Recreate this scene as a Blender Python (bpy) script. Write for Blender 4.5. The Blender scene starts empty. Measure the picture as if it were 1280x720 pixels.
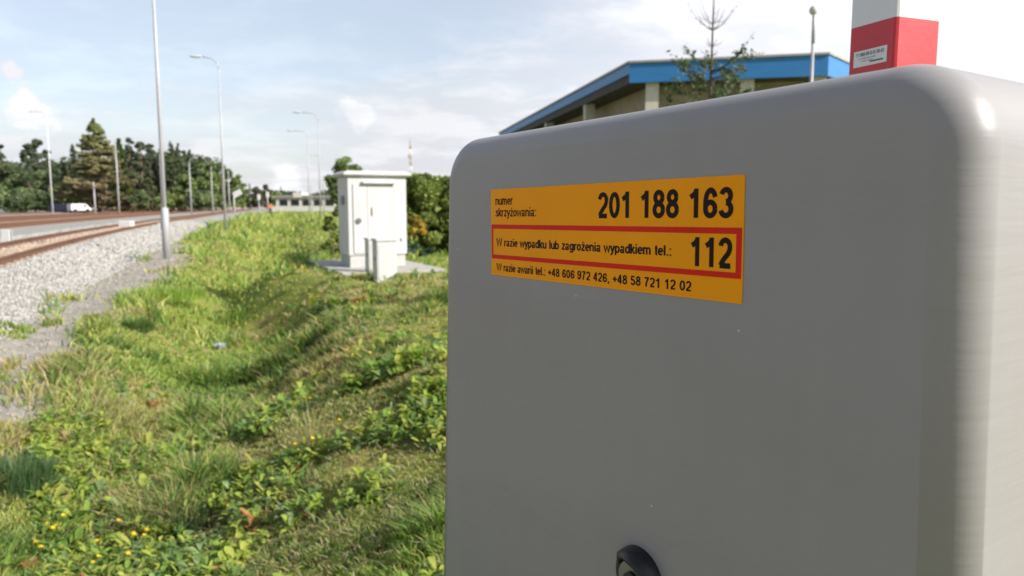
import bpy, bmesh, math, random
import numpy as np
from mathutils import Vector, Matrix
R = math.radians
rng = np.random.default_rng(7); random.seed(7)
sc = bpy.context.scene
COL = sc.collection

# ------------------------------------------------------------------ camera
F = 924.0                      # focal length in pixels of the 1280 px wide photograph
PITCH = math.atan(104 / F)
HC = 1.3
cd = bpy.data.cameras.new('camera'); cam = bpy.data.objects.new('camera', cd); COL.objects.link(cam)
cam.location = (0, 0, HC); cam.rotation_euler = (math.pi / 2 - PITCH, 0, 0)
cd.sensor_width = 36; cd.lens = F / 1280 * 36
cd.clip_start = 0.02; cd.clip_end = 3000
cd.dof.use_dof = True; cd.dof.focus_distance = 0.80; cd.dof.aperture_fstop = 8.5
sc.camera = cam

# ------------------------------------------------------------------ light
SUN_EL = R(33); SUN_AZ = (0.90, -0.43)          # horizontal direction towards the sun
sun_dir = Vector((SUN_AZ[0], SUN_AZ[1], 0)).normalized() * math.cos(SUN_EL) + Vector((0, 0, math.sin(SUN_EL)))
sd = bpy.data.lights.new('sun', 'SUN'); sd.energy = 5.0; sd.angle = R(0.6); sd.color = (1.0, 0.945, 0.88)
so = bpy.data.objects.new('sun', sd); COL.objects.link(so)
so.rotation_euler = sun_dir.to_track_quat('Z', 'Y').to_euler()
W = bpy.data.worlds.new('World'); sc.world = W; W.use_nodes = True
nt = W.node_tree; N = nt.nodes; L = nt.links
for n in list(N): N.remove(n)
def wn(t, **k):
    n = N.new(t)
    for a, b in k.items(): setattr(n, a, b)
    return n
out = wn('ShaderNodeOutputWorld')
sky = wn('ShaderNodeTexSky', sky_type='NISHITA', sun_disc=False)
sky.sun_elevation = SUN_EL; sky.sun_rotation = math.atan2(SUN_AZ[0], SUN_AZ[1])
sky.air_density = 1.0; sky.dust_density = 1.5; sky.ozone_density = 1.0
bg_sky = wn('ShaderNodeBackground'); bg_sky.inputs[1].default_value = 0.15
L.new(sky.outputs[0], bg_sky.inputs[0])
geo = wn('ShaderNodeTexCoord'); sep = wn('ShaderNodeSeparateXYZ'); L.new(geo.outputs['Generated'], sep.inputs[0])
def wm(op, a, b=None, c=None, clamp=False):
    n = wn('ShaderNodeMath', operation=op, use_clamp=clamp)
    for i, v in enumerate((a, b, c)):
        if v is None: continue
        if isinstance(v, (int, float)): n.inputs[i].default_value = v
        else: L.new(v, n.inputs[i])
    return n.outputs[0]
zc = wm('MAXIMUM', sep.outputs[2], 0.0)
den = wm('ADD', zc, 0.13)
cmb = wn('ShaderNodeCombineXYZ')
L.new(wm('DIVIDE', sep.outputs[0], den), cmb.inputs[0]); L.new(wm('DIVIDE', sep.outputs[1], den), cmb.inputs[1])
def wnoise(scale, detail, rough, off, dist=0.0):
    mp = wn('ShaderNodeMapping'); mp.inputs['Location'].default_value = off; L.new(cmb.outputs[0], mp.inputs[0])
    n = wn('ShaderNodeTexNoise'); n.inputs['Scale'].default_value = scale; n.inputs['Detail'].default_value = detail
    n.inputs['Roughness'].default_value = rough; n.inputs['Distortion'].default_value = dist
    L.new(mp.outputs[0], n.inputs['Vector']); return n.outputs[0]
n1 = wnoise(0.55, 7, 0.55, (3.1, 0.4, 0), 0.3); n2 = wnoise(1.6, 8, 0.6, (7.7, 2.2, 0), 0.2); n3 = wnoise(3.2, 9, 0.62, (1.3, 9.1, 0))
# cloud cover: thick towards the horizon and towards the sun side, gaps higher up on the left
cover = wm('ADD', wm('MULTIPLY', n1, 1.0), wm('MULTIPLY', n2, 0.45))
cover = wm('ADD', cover, wm('MULTIPLY', zc, -1.9))
cover = wm('ADD', cover, wm('MULTIPLY', wm('MAXIMUM', sep.outputs[0], -0.2), 0.75))
cm = wn('ShaderNodeMapRange', interpolation_type='SMOOTHSTEP'); cm.inputs['From Min'].default_value = 0.24; cm.inputs['From Max'].default_value = 0.56
L.new(cover, cm.inputs[0])
# brightness inside the cloud: pale grey with whiter billows
br = wn('ShaderNodeMapRange', interpolation_type='SMOOTHSTEP'); br.inputs['From Min'].default_value = 0.44; br.inputs['From Max'].default_value = 0.62
L.new(n2, br.inputs[0])
_n4 = wn('ShaderNodeTexNoise'); _n4.inputs['Scale'].default_value = 22; _n4.inputs['Detail'].default_value = 8; _n4.inputs['Roughness'].default_value = .6; L.new(geo.outputs['Generated'], _n4.inputs['Vector']); n4 = _n4.outputs[0]
def blob(px, py, rad):
    """a small bright cumulus at a fixed direction of the sky"""
    d = Vector(((px - 640) / F, 0, 0)) + Vector((0, math.sin(PITCH), math.cos(PITCH))) * ((360 - py) / F) + Vector((0, math.cos(PITCH), -math.sin(PITCH)))
    d.normalize()
    v = wn('ShaderNodeVectorMath', operation='DISTANCE'); L.new(geo.outputs['Generated'], v.inputs[0]); v.inputs[1].default_value = d
    dd = wm('ADD', v.outputs['Value'], wm('MULTIPLY', wm('SUBTRACT', n4, 0.5), rad * 6.5))
    m = wn('ShaderNodeMapRange', interpolation_type='SMOOTHSTEP'); m.inputs['From Min'].default_value = rad; m.inputs['From Max'].default_value = rad * 0.2
    L.new(dd, m.inputs[0]); return m.outputs[0]
bl = None
for a in [(453, 142, .022), (40, 132, .022), (10, 90, .02), (362, 228, .02)]:
    b = blob(*a); bl = b if bl is None else wm('MAXIMUM', bl, b)
cm_o = wm('MAXIMUM', cm.outputs[0], bl)
brf = wm('ADD', wm('MULTIPLY', br.outputs[0], 0.55), wm('MULTIPLY', bl, 0.6), clamp=True)
mixc = wn('ShaderNodeMix', data_type='RGBA'); mixc.inputs[6].default_value = (0.625, 0.635, 0.675, 1); mixc.inputs[7].default_value = (0.83, 0.83, 0.85, 1)
L.new(brf, mixc.inputs[0])
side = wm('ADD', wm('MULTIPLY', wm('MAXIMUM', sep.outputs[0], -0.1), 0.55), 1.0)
# unseen sky overhead and behind the camera, dimmed to cut fill on the housing
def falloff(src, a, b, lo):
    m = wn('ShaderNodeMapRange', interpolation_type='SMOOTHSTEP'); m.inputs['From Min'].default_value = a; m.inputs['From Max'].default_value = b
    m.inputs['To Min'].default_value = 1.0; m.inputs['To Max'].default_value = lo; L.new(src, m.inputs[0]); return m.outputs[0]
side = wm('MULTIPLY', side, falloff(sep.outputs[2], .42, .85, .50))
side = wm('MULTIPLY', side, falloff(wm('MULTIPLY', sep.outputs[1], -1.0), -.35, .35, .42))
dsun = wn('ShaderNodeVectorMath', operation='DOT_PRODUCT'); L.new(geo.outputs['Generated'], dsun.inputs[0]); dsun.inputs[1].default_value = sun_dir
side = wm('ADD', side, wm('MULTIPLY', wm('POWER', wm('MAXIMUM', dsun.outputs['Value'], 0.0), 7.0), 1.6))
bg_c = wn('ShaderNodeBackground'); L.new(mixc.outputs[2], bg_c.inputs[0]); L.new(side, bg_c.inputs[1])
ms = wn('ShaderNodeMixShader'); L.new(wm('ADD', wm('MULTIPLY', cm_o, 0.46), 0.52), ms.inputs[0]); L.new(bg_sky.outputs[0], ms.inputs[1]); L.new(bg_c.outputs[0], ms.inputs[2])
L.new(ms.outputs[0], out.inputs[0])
sc.view_settings.view_transform = 'Standard'; sc.view_settings.look = 'None'; sc.view_settings.gamma = 1; sc.view_settings.exposure = 0.38
sc.render.engine = 'CYCLES'
sc.cycles.max_bounces = 6; sc.cycles.diffuse_bounces = 3; sc.cycles.glossy_bounces = 3; sc.cycles.transparent_max_bounces = 6
sc.cycles.sample_clamp_indirect = 4; sc.cycles.use_denoising = True

# ------------------------------------------------------------------ helpers
RIGHT = Vector((1, 0, 0)); UP = Vector((0, math.sin(PITCH), math.cos(PITCH))); FWD = Vector((0, math.cos(PITCH), -math.sin(PITCH)))
def ray(px, py): return RIGHT * ((px - 640) / F) + UP * ((360 - py) / F) + FWD
def at_z(px, py, z=0.0):
    d = ray(px, py); t = (z - HC) / d.z; return Vector((d.x * t, d.y * t, z))
def at_y(px, py, Y):
    d = ray(px, py); t = Y / d.y; return Vector((d.x * t, Y, HC + d.z * t))

def tag(o, label=None, cat=None, group=None, kind=None):
    if label: o['label'] = label
    if cat: o['category'] = cat
    if group: o['group'] = group
    if kind: o['kind'] = kind
    return o
def empty(name, loc=(0, 0, 0), rz=0, label=None, cat=None, group=None):
    o = bpy.data.objects.new(name, None); COL.objects.link(o); o.location = loc; o.rotation_euler = (0, 0, rz)
    o.empty_display_size = 0.1
    return tag(o, label, cat, group)
def link(name, me, mat=None, parent=None):
    o = bpy.data.objects.new(name, me); COL.objects.link(o)
    if mat: me.materials.append(mat)
    if parent: o.parent = parent
    return o
def np_mesh(name, verts, faces_flat, sizes, cols=None, smooth=False):
    me = bpy.data.meshes.new(name)
    verts = np.ascontiguousarray(verts, dtype=np.float32); ff = np.ascontiguousarray(faces_flat, dtype=np.int32).ravel()
    sizes = np.asarray(sizes, dtype=np.int32)
    me.vertices.add(len(verts)); me.vertices.foreach_set('co', verts.ravel())
    me.loops.add(len(ff)); me.loops.foreach_set('vertex_index', ff)
    me.polygons.add(len(sizes)); st = np.zeros(len(sizes), dtype=np.int32); st[1:] = np.cumsum(sizes)[:-1]
    me.polygons.foreach_set('loop_start', st); me.polygons.foreach_set('loop_total', sizes)
    if smooth: me.polygons.foreach_set('use_smooth', np.ones(len(sizes), dtype=bool))
    me.update(calc_edges=True)
    if cols is not None:
        a = me.color_attributes.new('col', 'FLOAT_COLOR', 'POINT')
        c = np.ones((len(verts), 4), dtype=np.float32); c[:, :3] = cols; a.data.foreach_set('color', c.ravel())
    return me

class MB:
    """collects boxes, tubes, prisms into one mesh"""
    def __init__(s): s.bm = bmesh.new()
    def box(s, lo, hi, M=None, bev=0):
        r = bmesh.ops.create_cube(s.bm, size=1.0)['verts']
        lo = Vector(lo); hi = Vector(hi)
        for v in r: v.co = Vector([(lo[i] + hi[i]) / 2 + v.co[i] * (hi[i] - lo[i]) for i in range(3)])
        if bev:
            es = list({e for v in r for e in v.link_edges})
            g = bmesh.ops.bevel(s.bm, geom=es, offset=bev, segments=2, affect='EDGES', profile=.5)
            r = list({v for f in g['faces'] for v in f.verts} | {v for v in r if v.is_valid})
        if M is not None: bmesh.ops.transform(s.bm, matrix=M, verts=r)
        return s
    def tube(s, pts, rad, seg=10, cap=True):
        pts = [Vector(p) for p in pts]; rad = rad if isinstance(rad, (list, tuple)) else [rad] * len(pts)
        rings = []; up = None
        for i, p in enumerate(pts):
            d = (pts[min(i + 1, len(pts) - 1)] - pts[max(i - 1, 0)]).normalized()
            if up is None: up = Vector((1, 0, 0)) if abs(d.x) < .8 else Vector((0, 1, 0))
            a = d.cross(up).normalized(); b = a.cross(d).normalized(); up = b
            rings.append([s.bm.verts.new(p + (a * math.cos(t) + b * math.sin(t)) * rad[i]) for t in [2 * math.pi * k / seg for k in range(seg)]])
        for i in range(len(rings) - 1):
            for k in range(seg):
                f = s.bm.faces.new((rings[i][k], rings[i][(k + 1) % seg], rings[i + 1][(k + 1) % seg], rings[i + 1][k])); f.smooth = True
        if cap: s.bm.faces.new(rings[0]); s.bm.faces.new(rings[-1][::-1])
        return s
    def prism(s, poly, z0, z1):
        a = [s.bm.verts.new((p[0], p[1], z0)) for p in poly]; b = [s.bm.verts.new((p[0], p[1], z1)) for p in poly]
        n = len(a); s.bm.faces.new(a[::-1]); s.bm.faces.new(b)
        for i in range(n): s.bm.faces.new((a[i], a[(i + 1) % n], b[(i + 1) % n], b[i]))
        return s
    def sphere(s, c, r, sx=1, sy=1, sz=1, seg=16):
        g = bmesh.ops.create_uvsphere(s.bm, u_segments=seg, v_segments=seg // 2, radius=r)['verts']
        for v in g: v.co = Vector((v.co.x * sx, v.co.y * sy, v.co.z * sz)) + Vector(c)
        for v in g:
            for f in v.link_faces: f.smooth = True
        return s
    def build(s, name, mat, parent=None):
        bmesh.ops.recalc_face_normals(s.bm, faces=s.bm.faces)
        me = bpy.data.meshes.new(name); s.bm.to_mesh(me); s.bm.free()
        return link(name, me, mat, parent)

# ------------------------------------------------------------------ materials
def mat(name, col, rough=.6, spec=.5, noise=0.0, nscale=20, bump=0.0, bscale=60, metal=0.0, col2=None, coords='Object', stretch=None):
    m = bpy.data.materials.new(name); m.use_nodes = True; t = m.node_tree; b = t.nodes['Principled BSDF']
    b.inputs['Base Color'].default_value = (*col, 1); b.inputs['Roughness'].default_value = rough; b.inputs['Metallic'].default_value = metal
    b.inputs['Specular IOR Level'].default_value = spec
    tc = t.nodes.new('ShaderNodeTexCoord'); src = tc.outputs[coords]
    if stretch:
        mp = t.nodes.new('ShaderNodeMapping'); mp.inputs['Scale'].default_value = stretch; t.links.new(src, mp.inputs[0]); src = mp.outputs[0]
    if noise or col2:
        n = t.nodes.new('ShaderNodeTexNoise'); n.inputs['Scale'].default_value = nscale; n.inputs['Detail'].default_value = 6; n.inputs['Roughness'].default_value = .6
        t.links.new(src, n.inputs['Vector'])
        mx = t.nodes.new('ShaderNodeMix'); mx.data_type = 'RGBA'
        c2 = col2 or tuple(c * (1 - noise) for c in col)
        mx.inputs[6].default_value = (*col, 1); mx.inputs[7].default_value = (*c2, 1)
        mr = t.nodes.new('ShaderNodeMapRange'); mr.inputs['From Min'].default_value = .38; mr.inputs['From Max'].default_value = .66
        t.links.new(n.outputs[0], mr.inputs[0]); t.links.new(mr.outputs[0], mx.inputs[0]); t.links.new(mx.outputs[2], b.inputs['Base Color'])
    if bump:
        n = t.nodes.new('ShaderNodeTexNoise'); n.inputs['Scale'].default_value = bscale; n.inputs['Detail'].default_value = 4
        t.links.new(src, n.inputs['Vector'])
        bp = t.nodes.new('ShaderNodeBump'); bp.inputs['Strength'].default_value = bump; bp.inputs['Distance'].default_value = .01
        t.links.new(n.outputs[0], bp.inputs['Height']); t.links.new(bp.outputs[0], b.inputs['Normal'])
    return m
def leaf_mat(name, trans=.3, rough=.55, gain=1.0):
    m = bpy.data.materials.new(name); m.use_nodes = True; t = m.node_tree; b = t.nodes['Principled BSDF']
    a = t.nodes.new('ShaderNodeAttribute'); a.attribute_name = 'col'
    b.inputs['Roughness'].default_value = rough; b.inputs['Specular IOR Level'].default_value = .3
    t.links.new(a.outputs['Color'], b.inputs['Base Color'])
    tr = t.nodes.new('ShaderNodeBsdfTranslucent')
    g = t.nodes.new('ShaderNodeMix'); g.data_type = 'RGBA'; g.blend_type = 'MULTIPLY'; g.inputs[0].default_value = 1; g.inputs[7].default_value = (1.3, 1.35, .6, 1)
    t.links.new(a.outputs['Color'], g.inputs[6]); t.links.new(g.outputs[2], tr.inputs['Color'])
    mx = t.nodes.new('ShaderNodeMixShader'); mx.inputs[0].default_value = trans
    t.links.new(b.outputs[0], mx.inputs[1]); t.links.new(tr.outputs[0], mx.inputs[2]); t.links.new(mx.outputs[0], t.nodes['Material Output'].inputs[0])
    return m
M = {}
M['white_paint'] = mat('white_paint', (.66, .65, .63), .45, noise=.06, nscale=3, bump=.05)
M['grey_white'] = mat('grey_white', (.62, .63, .62), .55, noise=.15, nscale=5)
M['lock_grey'] = mat('lock_grey', (.25, .25, .24), .4, metal=.6, noise=.3, nscale=30)
M['black'] = mat('black_rubber', (.012, .012, .013), .35, noise=.3, nscale=40)
M['galv'] = mat('galvanised_steel', (.46, .46, .48), .5, metal=.1, noise=.18, nscale=8, stretch=(1, 1, .15))
M['concrete'] = mat('concrete', (.44, .42, .38), .9, noise=.3, nscale=6, bump=.5, bscale=40)
M['rust'] = mat('rusty_steel', (.19, .095, .055), .8, col2=(.115, .06, .038), nscale=9, bump=.4)
M['sleeper'] = mat('sleeper_concrete', (.36, .30, .25), .9, noise=.3, nscale=9, bump=.5)
M['orange'] = mat('hi_vis_orange', (.85, .15, .03), .7, noise=.15, nscale=8)
M['dark_cloth'] = mat('dark_cloth', (.03, .035, .06), .85, noise=.3, nscale=9)
M['skin'] = mat('skin', (.50, .29, .20), .6, noise=.1, nscale=9)
M['hair'] = mat('hair', (.04, .025, .015), .7, noise=.3, nscale=30)
M['glass'] = mat('dark_glass', (.03, .035, .04), .12, noise=.3, nscale=2)
M['bark'] = mat('bark', (.16, .12, .09), .9, col2=(.09, .07, .055), nscale=12, bump=.6)
M['pine_bark'] = mat('pine_bark', (.20, .12, .08), .9, col2=(.12, .09, .075), nscale=6, bump=.6)
M['foliage'] = leaf_mat('foliage', .22)
M['grass'] = leaf_mat('grass_blade', .35)

# ------------------------------------------------------------------ terrain model
def xt(Y):                                      # nearest rail of the nearest track
    Y = np.asarray(Y, dtype=float); Yc = np.maximum(Y, 5.0)
    x = -9.455 - .3 * Yc + 6.25 * np.exp(-Yc / 25); s = -.3 - .25 * math.exp(-5 / 25)
    return x + (Y - Yc) * s
def sstep(a, b, x):
    t = np.clip((x - a) / (b - a), 0, 1); return t * t * (3 - 2 * t)
_tab = rng.random((256, 256))
def vnoise(x, y):
    x = np.asarray(x, float); y = np.asarray(y, float); xi = np.floor(x).astype(int); yi = np.floor(y).astype(int); fx = x - xi; fy = y - yi
    fx = fx * fx * (3 - 2 * fx); fy = fy * fy * (3 - 2 * fy)
    g = lambda a, b: _tab[a & 255, b & 255]
    return (g(xi, yi) * (1 - fx) + g(xi + 1, yi) * fx) * (1 - fy) + (g(xi, yi + 1) * (1 - fx) + g(xi + 1, yi + 1) * fx) * fy
def fbm(x, y, o=4):
    s = 0; a = .5; n = 0
    for i in range(o): s = s + a * vnoise(x * 2 ** i + 17 * i, y * 2 ** i + 31 * i); n += a; a *= .5
    return s / n
_XgY = [-20, 3, 6, 8.3, 10.6, 18, 22, 35, 44, 92, 170]
def gx(Y):   # right edge of the ballast
    off = np.interp(Y, [0, 6, 8.3, 10.6, 18, 44, 92, 170], [1.5, 1.65, 1.65, 1.75, 2.2, 3.2, 5.5, 6]); return xt(Y) + off
def px_(Y):  # right edge of the trodden path
    off = np.interp(Y, [0, 4, 5.5, 6.7, 10.6, 17, 22, 30, 44], [1.0, 1.5, 2.15, 2.55, 2.7, 3.4, 3.7, 3.1, 3.0]); return xt(Y) + off
def ditch_x(Y): return -.95 - .285 * np.asarray(Y)
def height(X, Y):
    X = np.asarray(X, float); Y = np.asarray(Y, float); d = (X - xt(Y)) / 1.07
    z = np.where(d < .8, .02, .02 - .36 * sstep(.7, 1.9, d))
    dd = X - ditch_x(Y); w = np.clip((ditch_x(Y) - px_(Y)) * .9, 1.2, 2.6)
    low = -.34
    DB = -.66 - .32 * sstep(4.5, 10, Y)
    left = low + (DB - low) * sstep(-1, -.15, dd / w)
    right = DB - DB * sstep(.0, 1.0, dd / (1.75 + .5 * sstep(8, 4, Y)))
    grass = np.where(dd < 0, left, right)
    z = np.where(X > px_(Y), grass, z)
    z = np.where(Y > 60, z + (np.minimum(z, 0) * -.7) * sstep(60, 140, Y), z)
    veg = sstep(0, .4, X - px_(Y))
    z = z + veg * ((fbm(X * .9, Y * .9, 3) - .5) * .22 + (fbm(X * 3.1 + 9, Y * 3.1, 3) - .5) * .07)
    z = z + (1 - veg) * (fbm(X * 6, Y * 6, 2) - .5) * .03 * (d > .5)
    z = z + .5 * sstep(-40, -60, d) 
    z = np.where((X > -.2) & (X < 1.7) & (Y > -.4) & (Y < 2), z * .2, z)
    # level ground under the cabinet slab
    c = at_z(470, 337)
    r = np.hypot(X - c.x, Y - c.y - .9); k = sstep(2.1, 3.6, r); z = z * k + 0.0 * (1 - k)
    return z
def hz(x, y): return float(height(x, y))
BANDS = [0, 7, 12, 16.5, 26]     # offsets of the tracks, measured to the left of the first rail

# ground sheet (polar, dense around the camera)
def build_ground():
    nr, na = 380, 900
    r = np.concatenate([[0.25], np.geomspace(.5, 1800, nr - 1)]); a = np.linspace(0, 2 * np.pi, na, endpoint=False)
    RR, AA = np.meshgrid(r, a, indexing='ij'); X = RR * np.sin(AA); Y = RR * np.cos(AA)
    Z = height(X, Y); Z = np.where(RR > 300, Z * 0, Z)
    V = np.stack([X, Y, Z], -1).reshape(-1, 3); V = np.vstack([V, [[0, 0, hz(0, 0)]]])
    i = np.arange(nr - 1)[:, None]; j = np.arange(na)[None, :]; j2 = (j + 1) % na
    q = np.stack([i * na + j, i * na + j2, (i + 1) * na + j2, (i + 1) * na + j], -1).reshape(-1, 4)[:, ::-1]
    tri = np.stack([np.full(na, nr * na), (np.arange(na) + 1) % na, np.arange(na)], -1)[:, ::-1]
    ff = np.concatenate([q.ravel(), tri.ravel()]); sz = np.concatenate([np.full(len(q), 4), np.full(na, 3)])
    me = np_mesh('ground', V, ff, sz, smooth=True)
    X = V[:, 0]; Y = V[:, 1]; d = (X - xt(Y)) / 1.07
    grav = (sstep(.10, -.10, X - gx(Y) + (fbm(X * 2, Y * 2, 3) - .5) * .5)) * (d > -45)
    path = sstep(.15, -.15, X - px_(Y) + (fbm(X * 1.1 + 5, Y * 1.1, 4) - .5) * 1.2 + .1) * (1 - grav) * sstep(3.9, 4.6, Y)
    rust = np.zeros_like(X)
    rust = np.maximum(rust, sstep(.45, .15, np.abs(d + .75) - .75) * .75)
    rust = np.maximum(rust, sstep(0, .8, -d - 6.2) * sstep(0, .8, 18.5 + d))
    rust = np.maximum(rust, sstep(0, .8, -d - 24.5) * sstep(0, .8, 28.5 + d))
    c = np.ones((len(V), 4), np.float32); c[:, 0] = grav; c[:, 1] = path; c[:, 2] = rust
    at = me.color_attributes.new('zone', 'FLOAT_COLOR', 'POINT'); at.data.foreach_set('color', c.ravel())
    m = bpy.data.materials.new('ground'); m.use_nodes = True; t = m.node_tree; b = t.nodes['Principled BSDF']; b.inputs['Roughness'].default_value = .95; b.inputs['Specular IOR Level'].default_value = .15
    tc = t.nodes.new('ShaderNodeTexCoord'); za = t.nodes.new('ShaderNodeAttribute'); za.attribute_name = 'zone'
    sp = t.nodes.new('ShaderNodeSeparateColor'); t.links.new(za.outputs['Color'], sp.inputs[0])
    def noise(s, d=5, r=.6):
        n = t.nodes.new('ShaderNodeTexNoise'); n.inputs['Scale'].default_value = s; n.inputs['Detail'].default_value = d; n.inputs['Roughness'].default_value = r
        t.links.new(tc.outputs['Object'], n.inputs['Vector']); return n.outputs[0]
    def ramp(fac, stops):
        n = t.nodes.new('ShaderNodeValToRGB'); e = n.color_ramp.elements
        while len(e) < len(stops): e.new(.5)
        for i, (p, cc) in enumerate(stops): e[i].position = p; e[i].color = (*cc, 1)
        t.links.new(fac, n.inputs[0]); return n.outputs[0]
    def mix(f, a, b_, typ='MIX'):
        n = t.nodes.new('ShaderNodeMix'); n.data_type = 'RGBA'; n.blend_type = typ
        for i, v in ((0, f), (6, a), (7, b_)):
            if isinstance(v, (tuple, float, int)): n.inputs[i].default_value = v if not isinstance(v, tuple) else (*v, 1)
            else: t.links.new(v, n.inputs[i])
        return n.outputs[2]
    grass = ramp(noise(.9, 8, .65), [(.28, (.09, .13, .03)), (.42, (.19, .25, .055)), (.54, (.27, .31, .07)), (.68, (.34, .31, .12)), (.8, (.30, .24, .13))])
    g2 = ramp(noise(22, 8, .8), [(.35, (.35, .36, .33)), (.6, (1.2, 1.15, 1.0))]); grass = mix(1.0, grass, g2, 'MULTIPLY')
    vor = t.nodes.new('ShaderNodeTexVoronoi'); vor.inputs['Scale'].default_value = 24; t.links.new(tc.outputs['Object'], vor.inputs['Vector'])
    gv = ramp(vor.outputs['Color'], [(.0, (.32, .31, .28)), (.5, (.40, .385, .355)), (1, (.48, .465, .43))])
    ed = ramp(vor.outputs['Distance'], [(.35, (1, 1, 1)), (.75, (.42, .41, .40))]); gv = mix(.8, gv, ed, 'MULTIPLY')
    rst = ramp(noise(5, 6, .7), [(.35, (.34, .21, .13)), (.55, (.44, .31, .21)), (.7, (.52, .42, .32))])
    gv = mix(sp.outputs[2], gv, rst)
    pth = ramp(noise(3.5, 8, .7), [(.35, (.25, .225, .19)), (.5, (.34, .315, .275)), (.66, (.41, .385, .345))])
    c1 = mix(sp.outputs[1], grass, pth); c2 = mix(sp.outputs[0], c1, gv)
    t.links.new(c2, b.inputs['Base Color'])
    bp = t.nodes.new('ShaderNodeBump'); bp.inputs['Strength'].default_value = .7; bp.inputs['Distance'].default_value = .03
    t.links.new(noise(30, 5, .7), bp.inputs['Height']); t.links.new(bp.outputs[0], b.inputs['Normal'])
    o = link('ground', me, m); o['kind'] = 'structure'
build_ground()

# ------------------------------------------------------------------ foliage helpers
def diamonds(C, size, nrm_bias=0.0, aspect=1.0, fold=0.0, up=None):
    """leaf quads at centres C (n,3) with half size (n,), random orientation"""
    n = len(C); a = rng.normal(size=(n, 3))
    if up is not None: a = a * (1 - nrm_bias) + np.asarray(up) * nrm_bias * 2
    a /= np.linalg.norm(a, axis=1)[:, None]
    b = rng.normal(size=(n, 3)); b -= (b * a).sum(1)[:, None] * a; b /= np.linalg.norm(b, axis=1)[:, None]
    c = np.cross(a, b); s = np.broadcast_to(size, (n,))[:, None]
    V = np.stack([C + b * s * aspect, C + c * s * .6, C - b * s * aspect, C - c * s * .6], 1).reshape(-1, 3)
    return V, np.arange(4 * n), np.full(n, 4)
def leaf_mesh(name, C, size, col, **k):
    V, f, s = diamonds(C, size, **k); return np_mesh(name, V, f, s, np.repeat(col, 4, 0))
def jitter_cols(base, n, v=.25, warm=.1):
    base = np.asarray(base); base = np.broadcast_to(base, (n, 3)); k = 1 + (rng.random((n, 1)) - .5) * 2 * v
    c = base * k; c[:, 0] *= 1 + (rng.random(n) - .5) * 2 * warm; return np.clip(c, 0, 1)

def spruce_meshes(h, w, top_col, low_col, n_leaf=9000, droop=.25, seed=1):
    g = np.random.default_rng(seed); P = []; Cc = []
    nb = int(h * 9)
    for i in range(nb):
        t = g.random() ** .8; z = h * (.04 + .95 * t); Lb = w * (1 - t) ** .85 * g.uniform(.65, 1.1) + .15
        az = g.random() * 2 * np.pi; m = max(6, int(n_leaf / nb * (.35 + 1.4 * (1 - t))))
        s = g.random(m) ** .7; x = s * Lb
        lat = (g.random(m) - .5) * .45 * Lb * (1 - s * .6)
        zz = z - droop * x * (1.1 - .5 * s) + .12 * x * s - g.random(m) * .35
        P.append(np.stack([np.cos(az) * x - np.sin(az) * lat, np.sin(az) * x + np.cos(az) * lat, zz], -1))
        cc = np.asarray(low_col) * (1 - t) + np.asarray(top_col) * t; Cc.append(np.tile(cc * g.uniform(.6, 1.35), (m, 1)))
    P = np.vstack(P); Cc = np.vstack(Cc) * (1 + (rng.random((len(P), 1)) - .5) * .5)
    cr = leaf_mesh('crown', P, rng.uniform(.13, .27, len(P)) * (h / 16), Cc, aspect=1.3)
    return cr
def clump_meshes(clumps, n, leaf, col, v=.25, flat=.75):
    """clumps: (x,y,z,r)"""
    P = []; Cc = []; tot = sum(c[3] ** 2 for c in clumps)
    for c in clumps:
        m = max(8, int(n * c[3] ** 2 / tot)); d = rng.normal(size=(m, 3)); d /= np.linalg.norm(d, axis=1)[:, None]
        r = c[3] * (rng.random(m) ** .45)[:, None]; p = d * r; p[:, 2] *= flat
        P.append(p + np.array(c[:3])); base = np.array(col[rng.integers(len(col))]) * rng.uniform(.75, 1.3)
        Cc.append(jitter_cols(base, m, v))
    P = np.vstack(P); return leaf_mesh('crown', P, leaf * rng.uniform(.6, 1.3, len(P)), np.vstack(Cc))
def deciduous(h, w, n=7000, leaf=.22, col=((.07, .11, .03),), base=.15, k=26, asp=1.0):
    cl = []
    for i in range(k):
        t = rng.random(); z = h * (base + (1 - base) * t) * .95; rr = w * math.sin(math.pi * min(1, .12 + .80 * t)) ** .6
        a = rng.random() * 6.283; q = rr * rng.random() ** .6 * .75
        cl.append((math.cos(a) * q, math.sin(a) * q, z, w * rng.uniform(.22, .42) * (1 if t < .8 else .75)))
    crown = clump_meshes(cl, n, leaf, col)
    mb = MB(); mb.tube([(0, 0, -.3), (.05, 0, h * .4), (0, .05, h * .8)], [h * .022, h * .016, h * .006], 8)
    for c in cl[::3]: mb.tube([(0, 0, h * base * .9 + .2), (c[0] * .5, c[1] * .5, c[2] * .7), c[:3]], [h * .01, h * .006, h * .003], 6)
    return crown, mb
def pine(h, w, n=4000, leaf=.22, bare=.5, k=16, col=((.09, .115, .07), (.11, .135, .08))):
    cl = []
    for i in range(k):
        t = bare + (1 - bare) * rng.random(); a = rng.random() * 6.283; q = w * (1 - (t - bare) / (1 - bare) * .6) * rng.random() ** .5
        cl.append((math.cos(a) * q, math.sin(a) * q, h * t, w * rng.uniform(.16, .34)))
    cl.append((0, 0, h * .97, w * .3))
    crown = clump_meshes(cl, int(n * 1.6), leaf * .8, col, flat=.7)
    mb = MB(); mb.tube([(0, 0, -.3), (.1, 0, h * .5), (0, 0, h * .95)], [h * .016, h * .012, h * .004], 8)
    for c in cl: mb.tube([(0, 0, max(c[2] - w * .3, h * .3)), (c[0] * .6, c[1] * .6, c[2] - .1 * w), c[:3]], [h * .006, h * .004, h * .002], 5)
    return crown, mb
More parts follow.
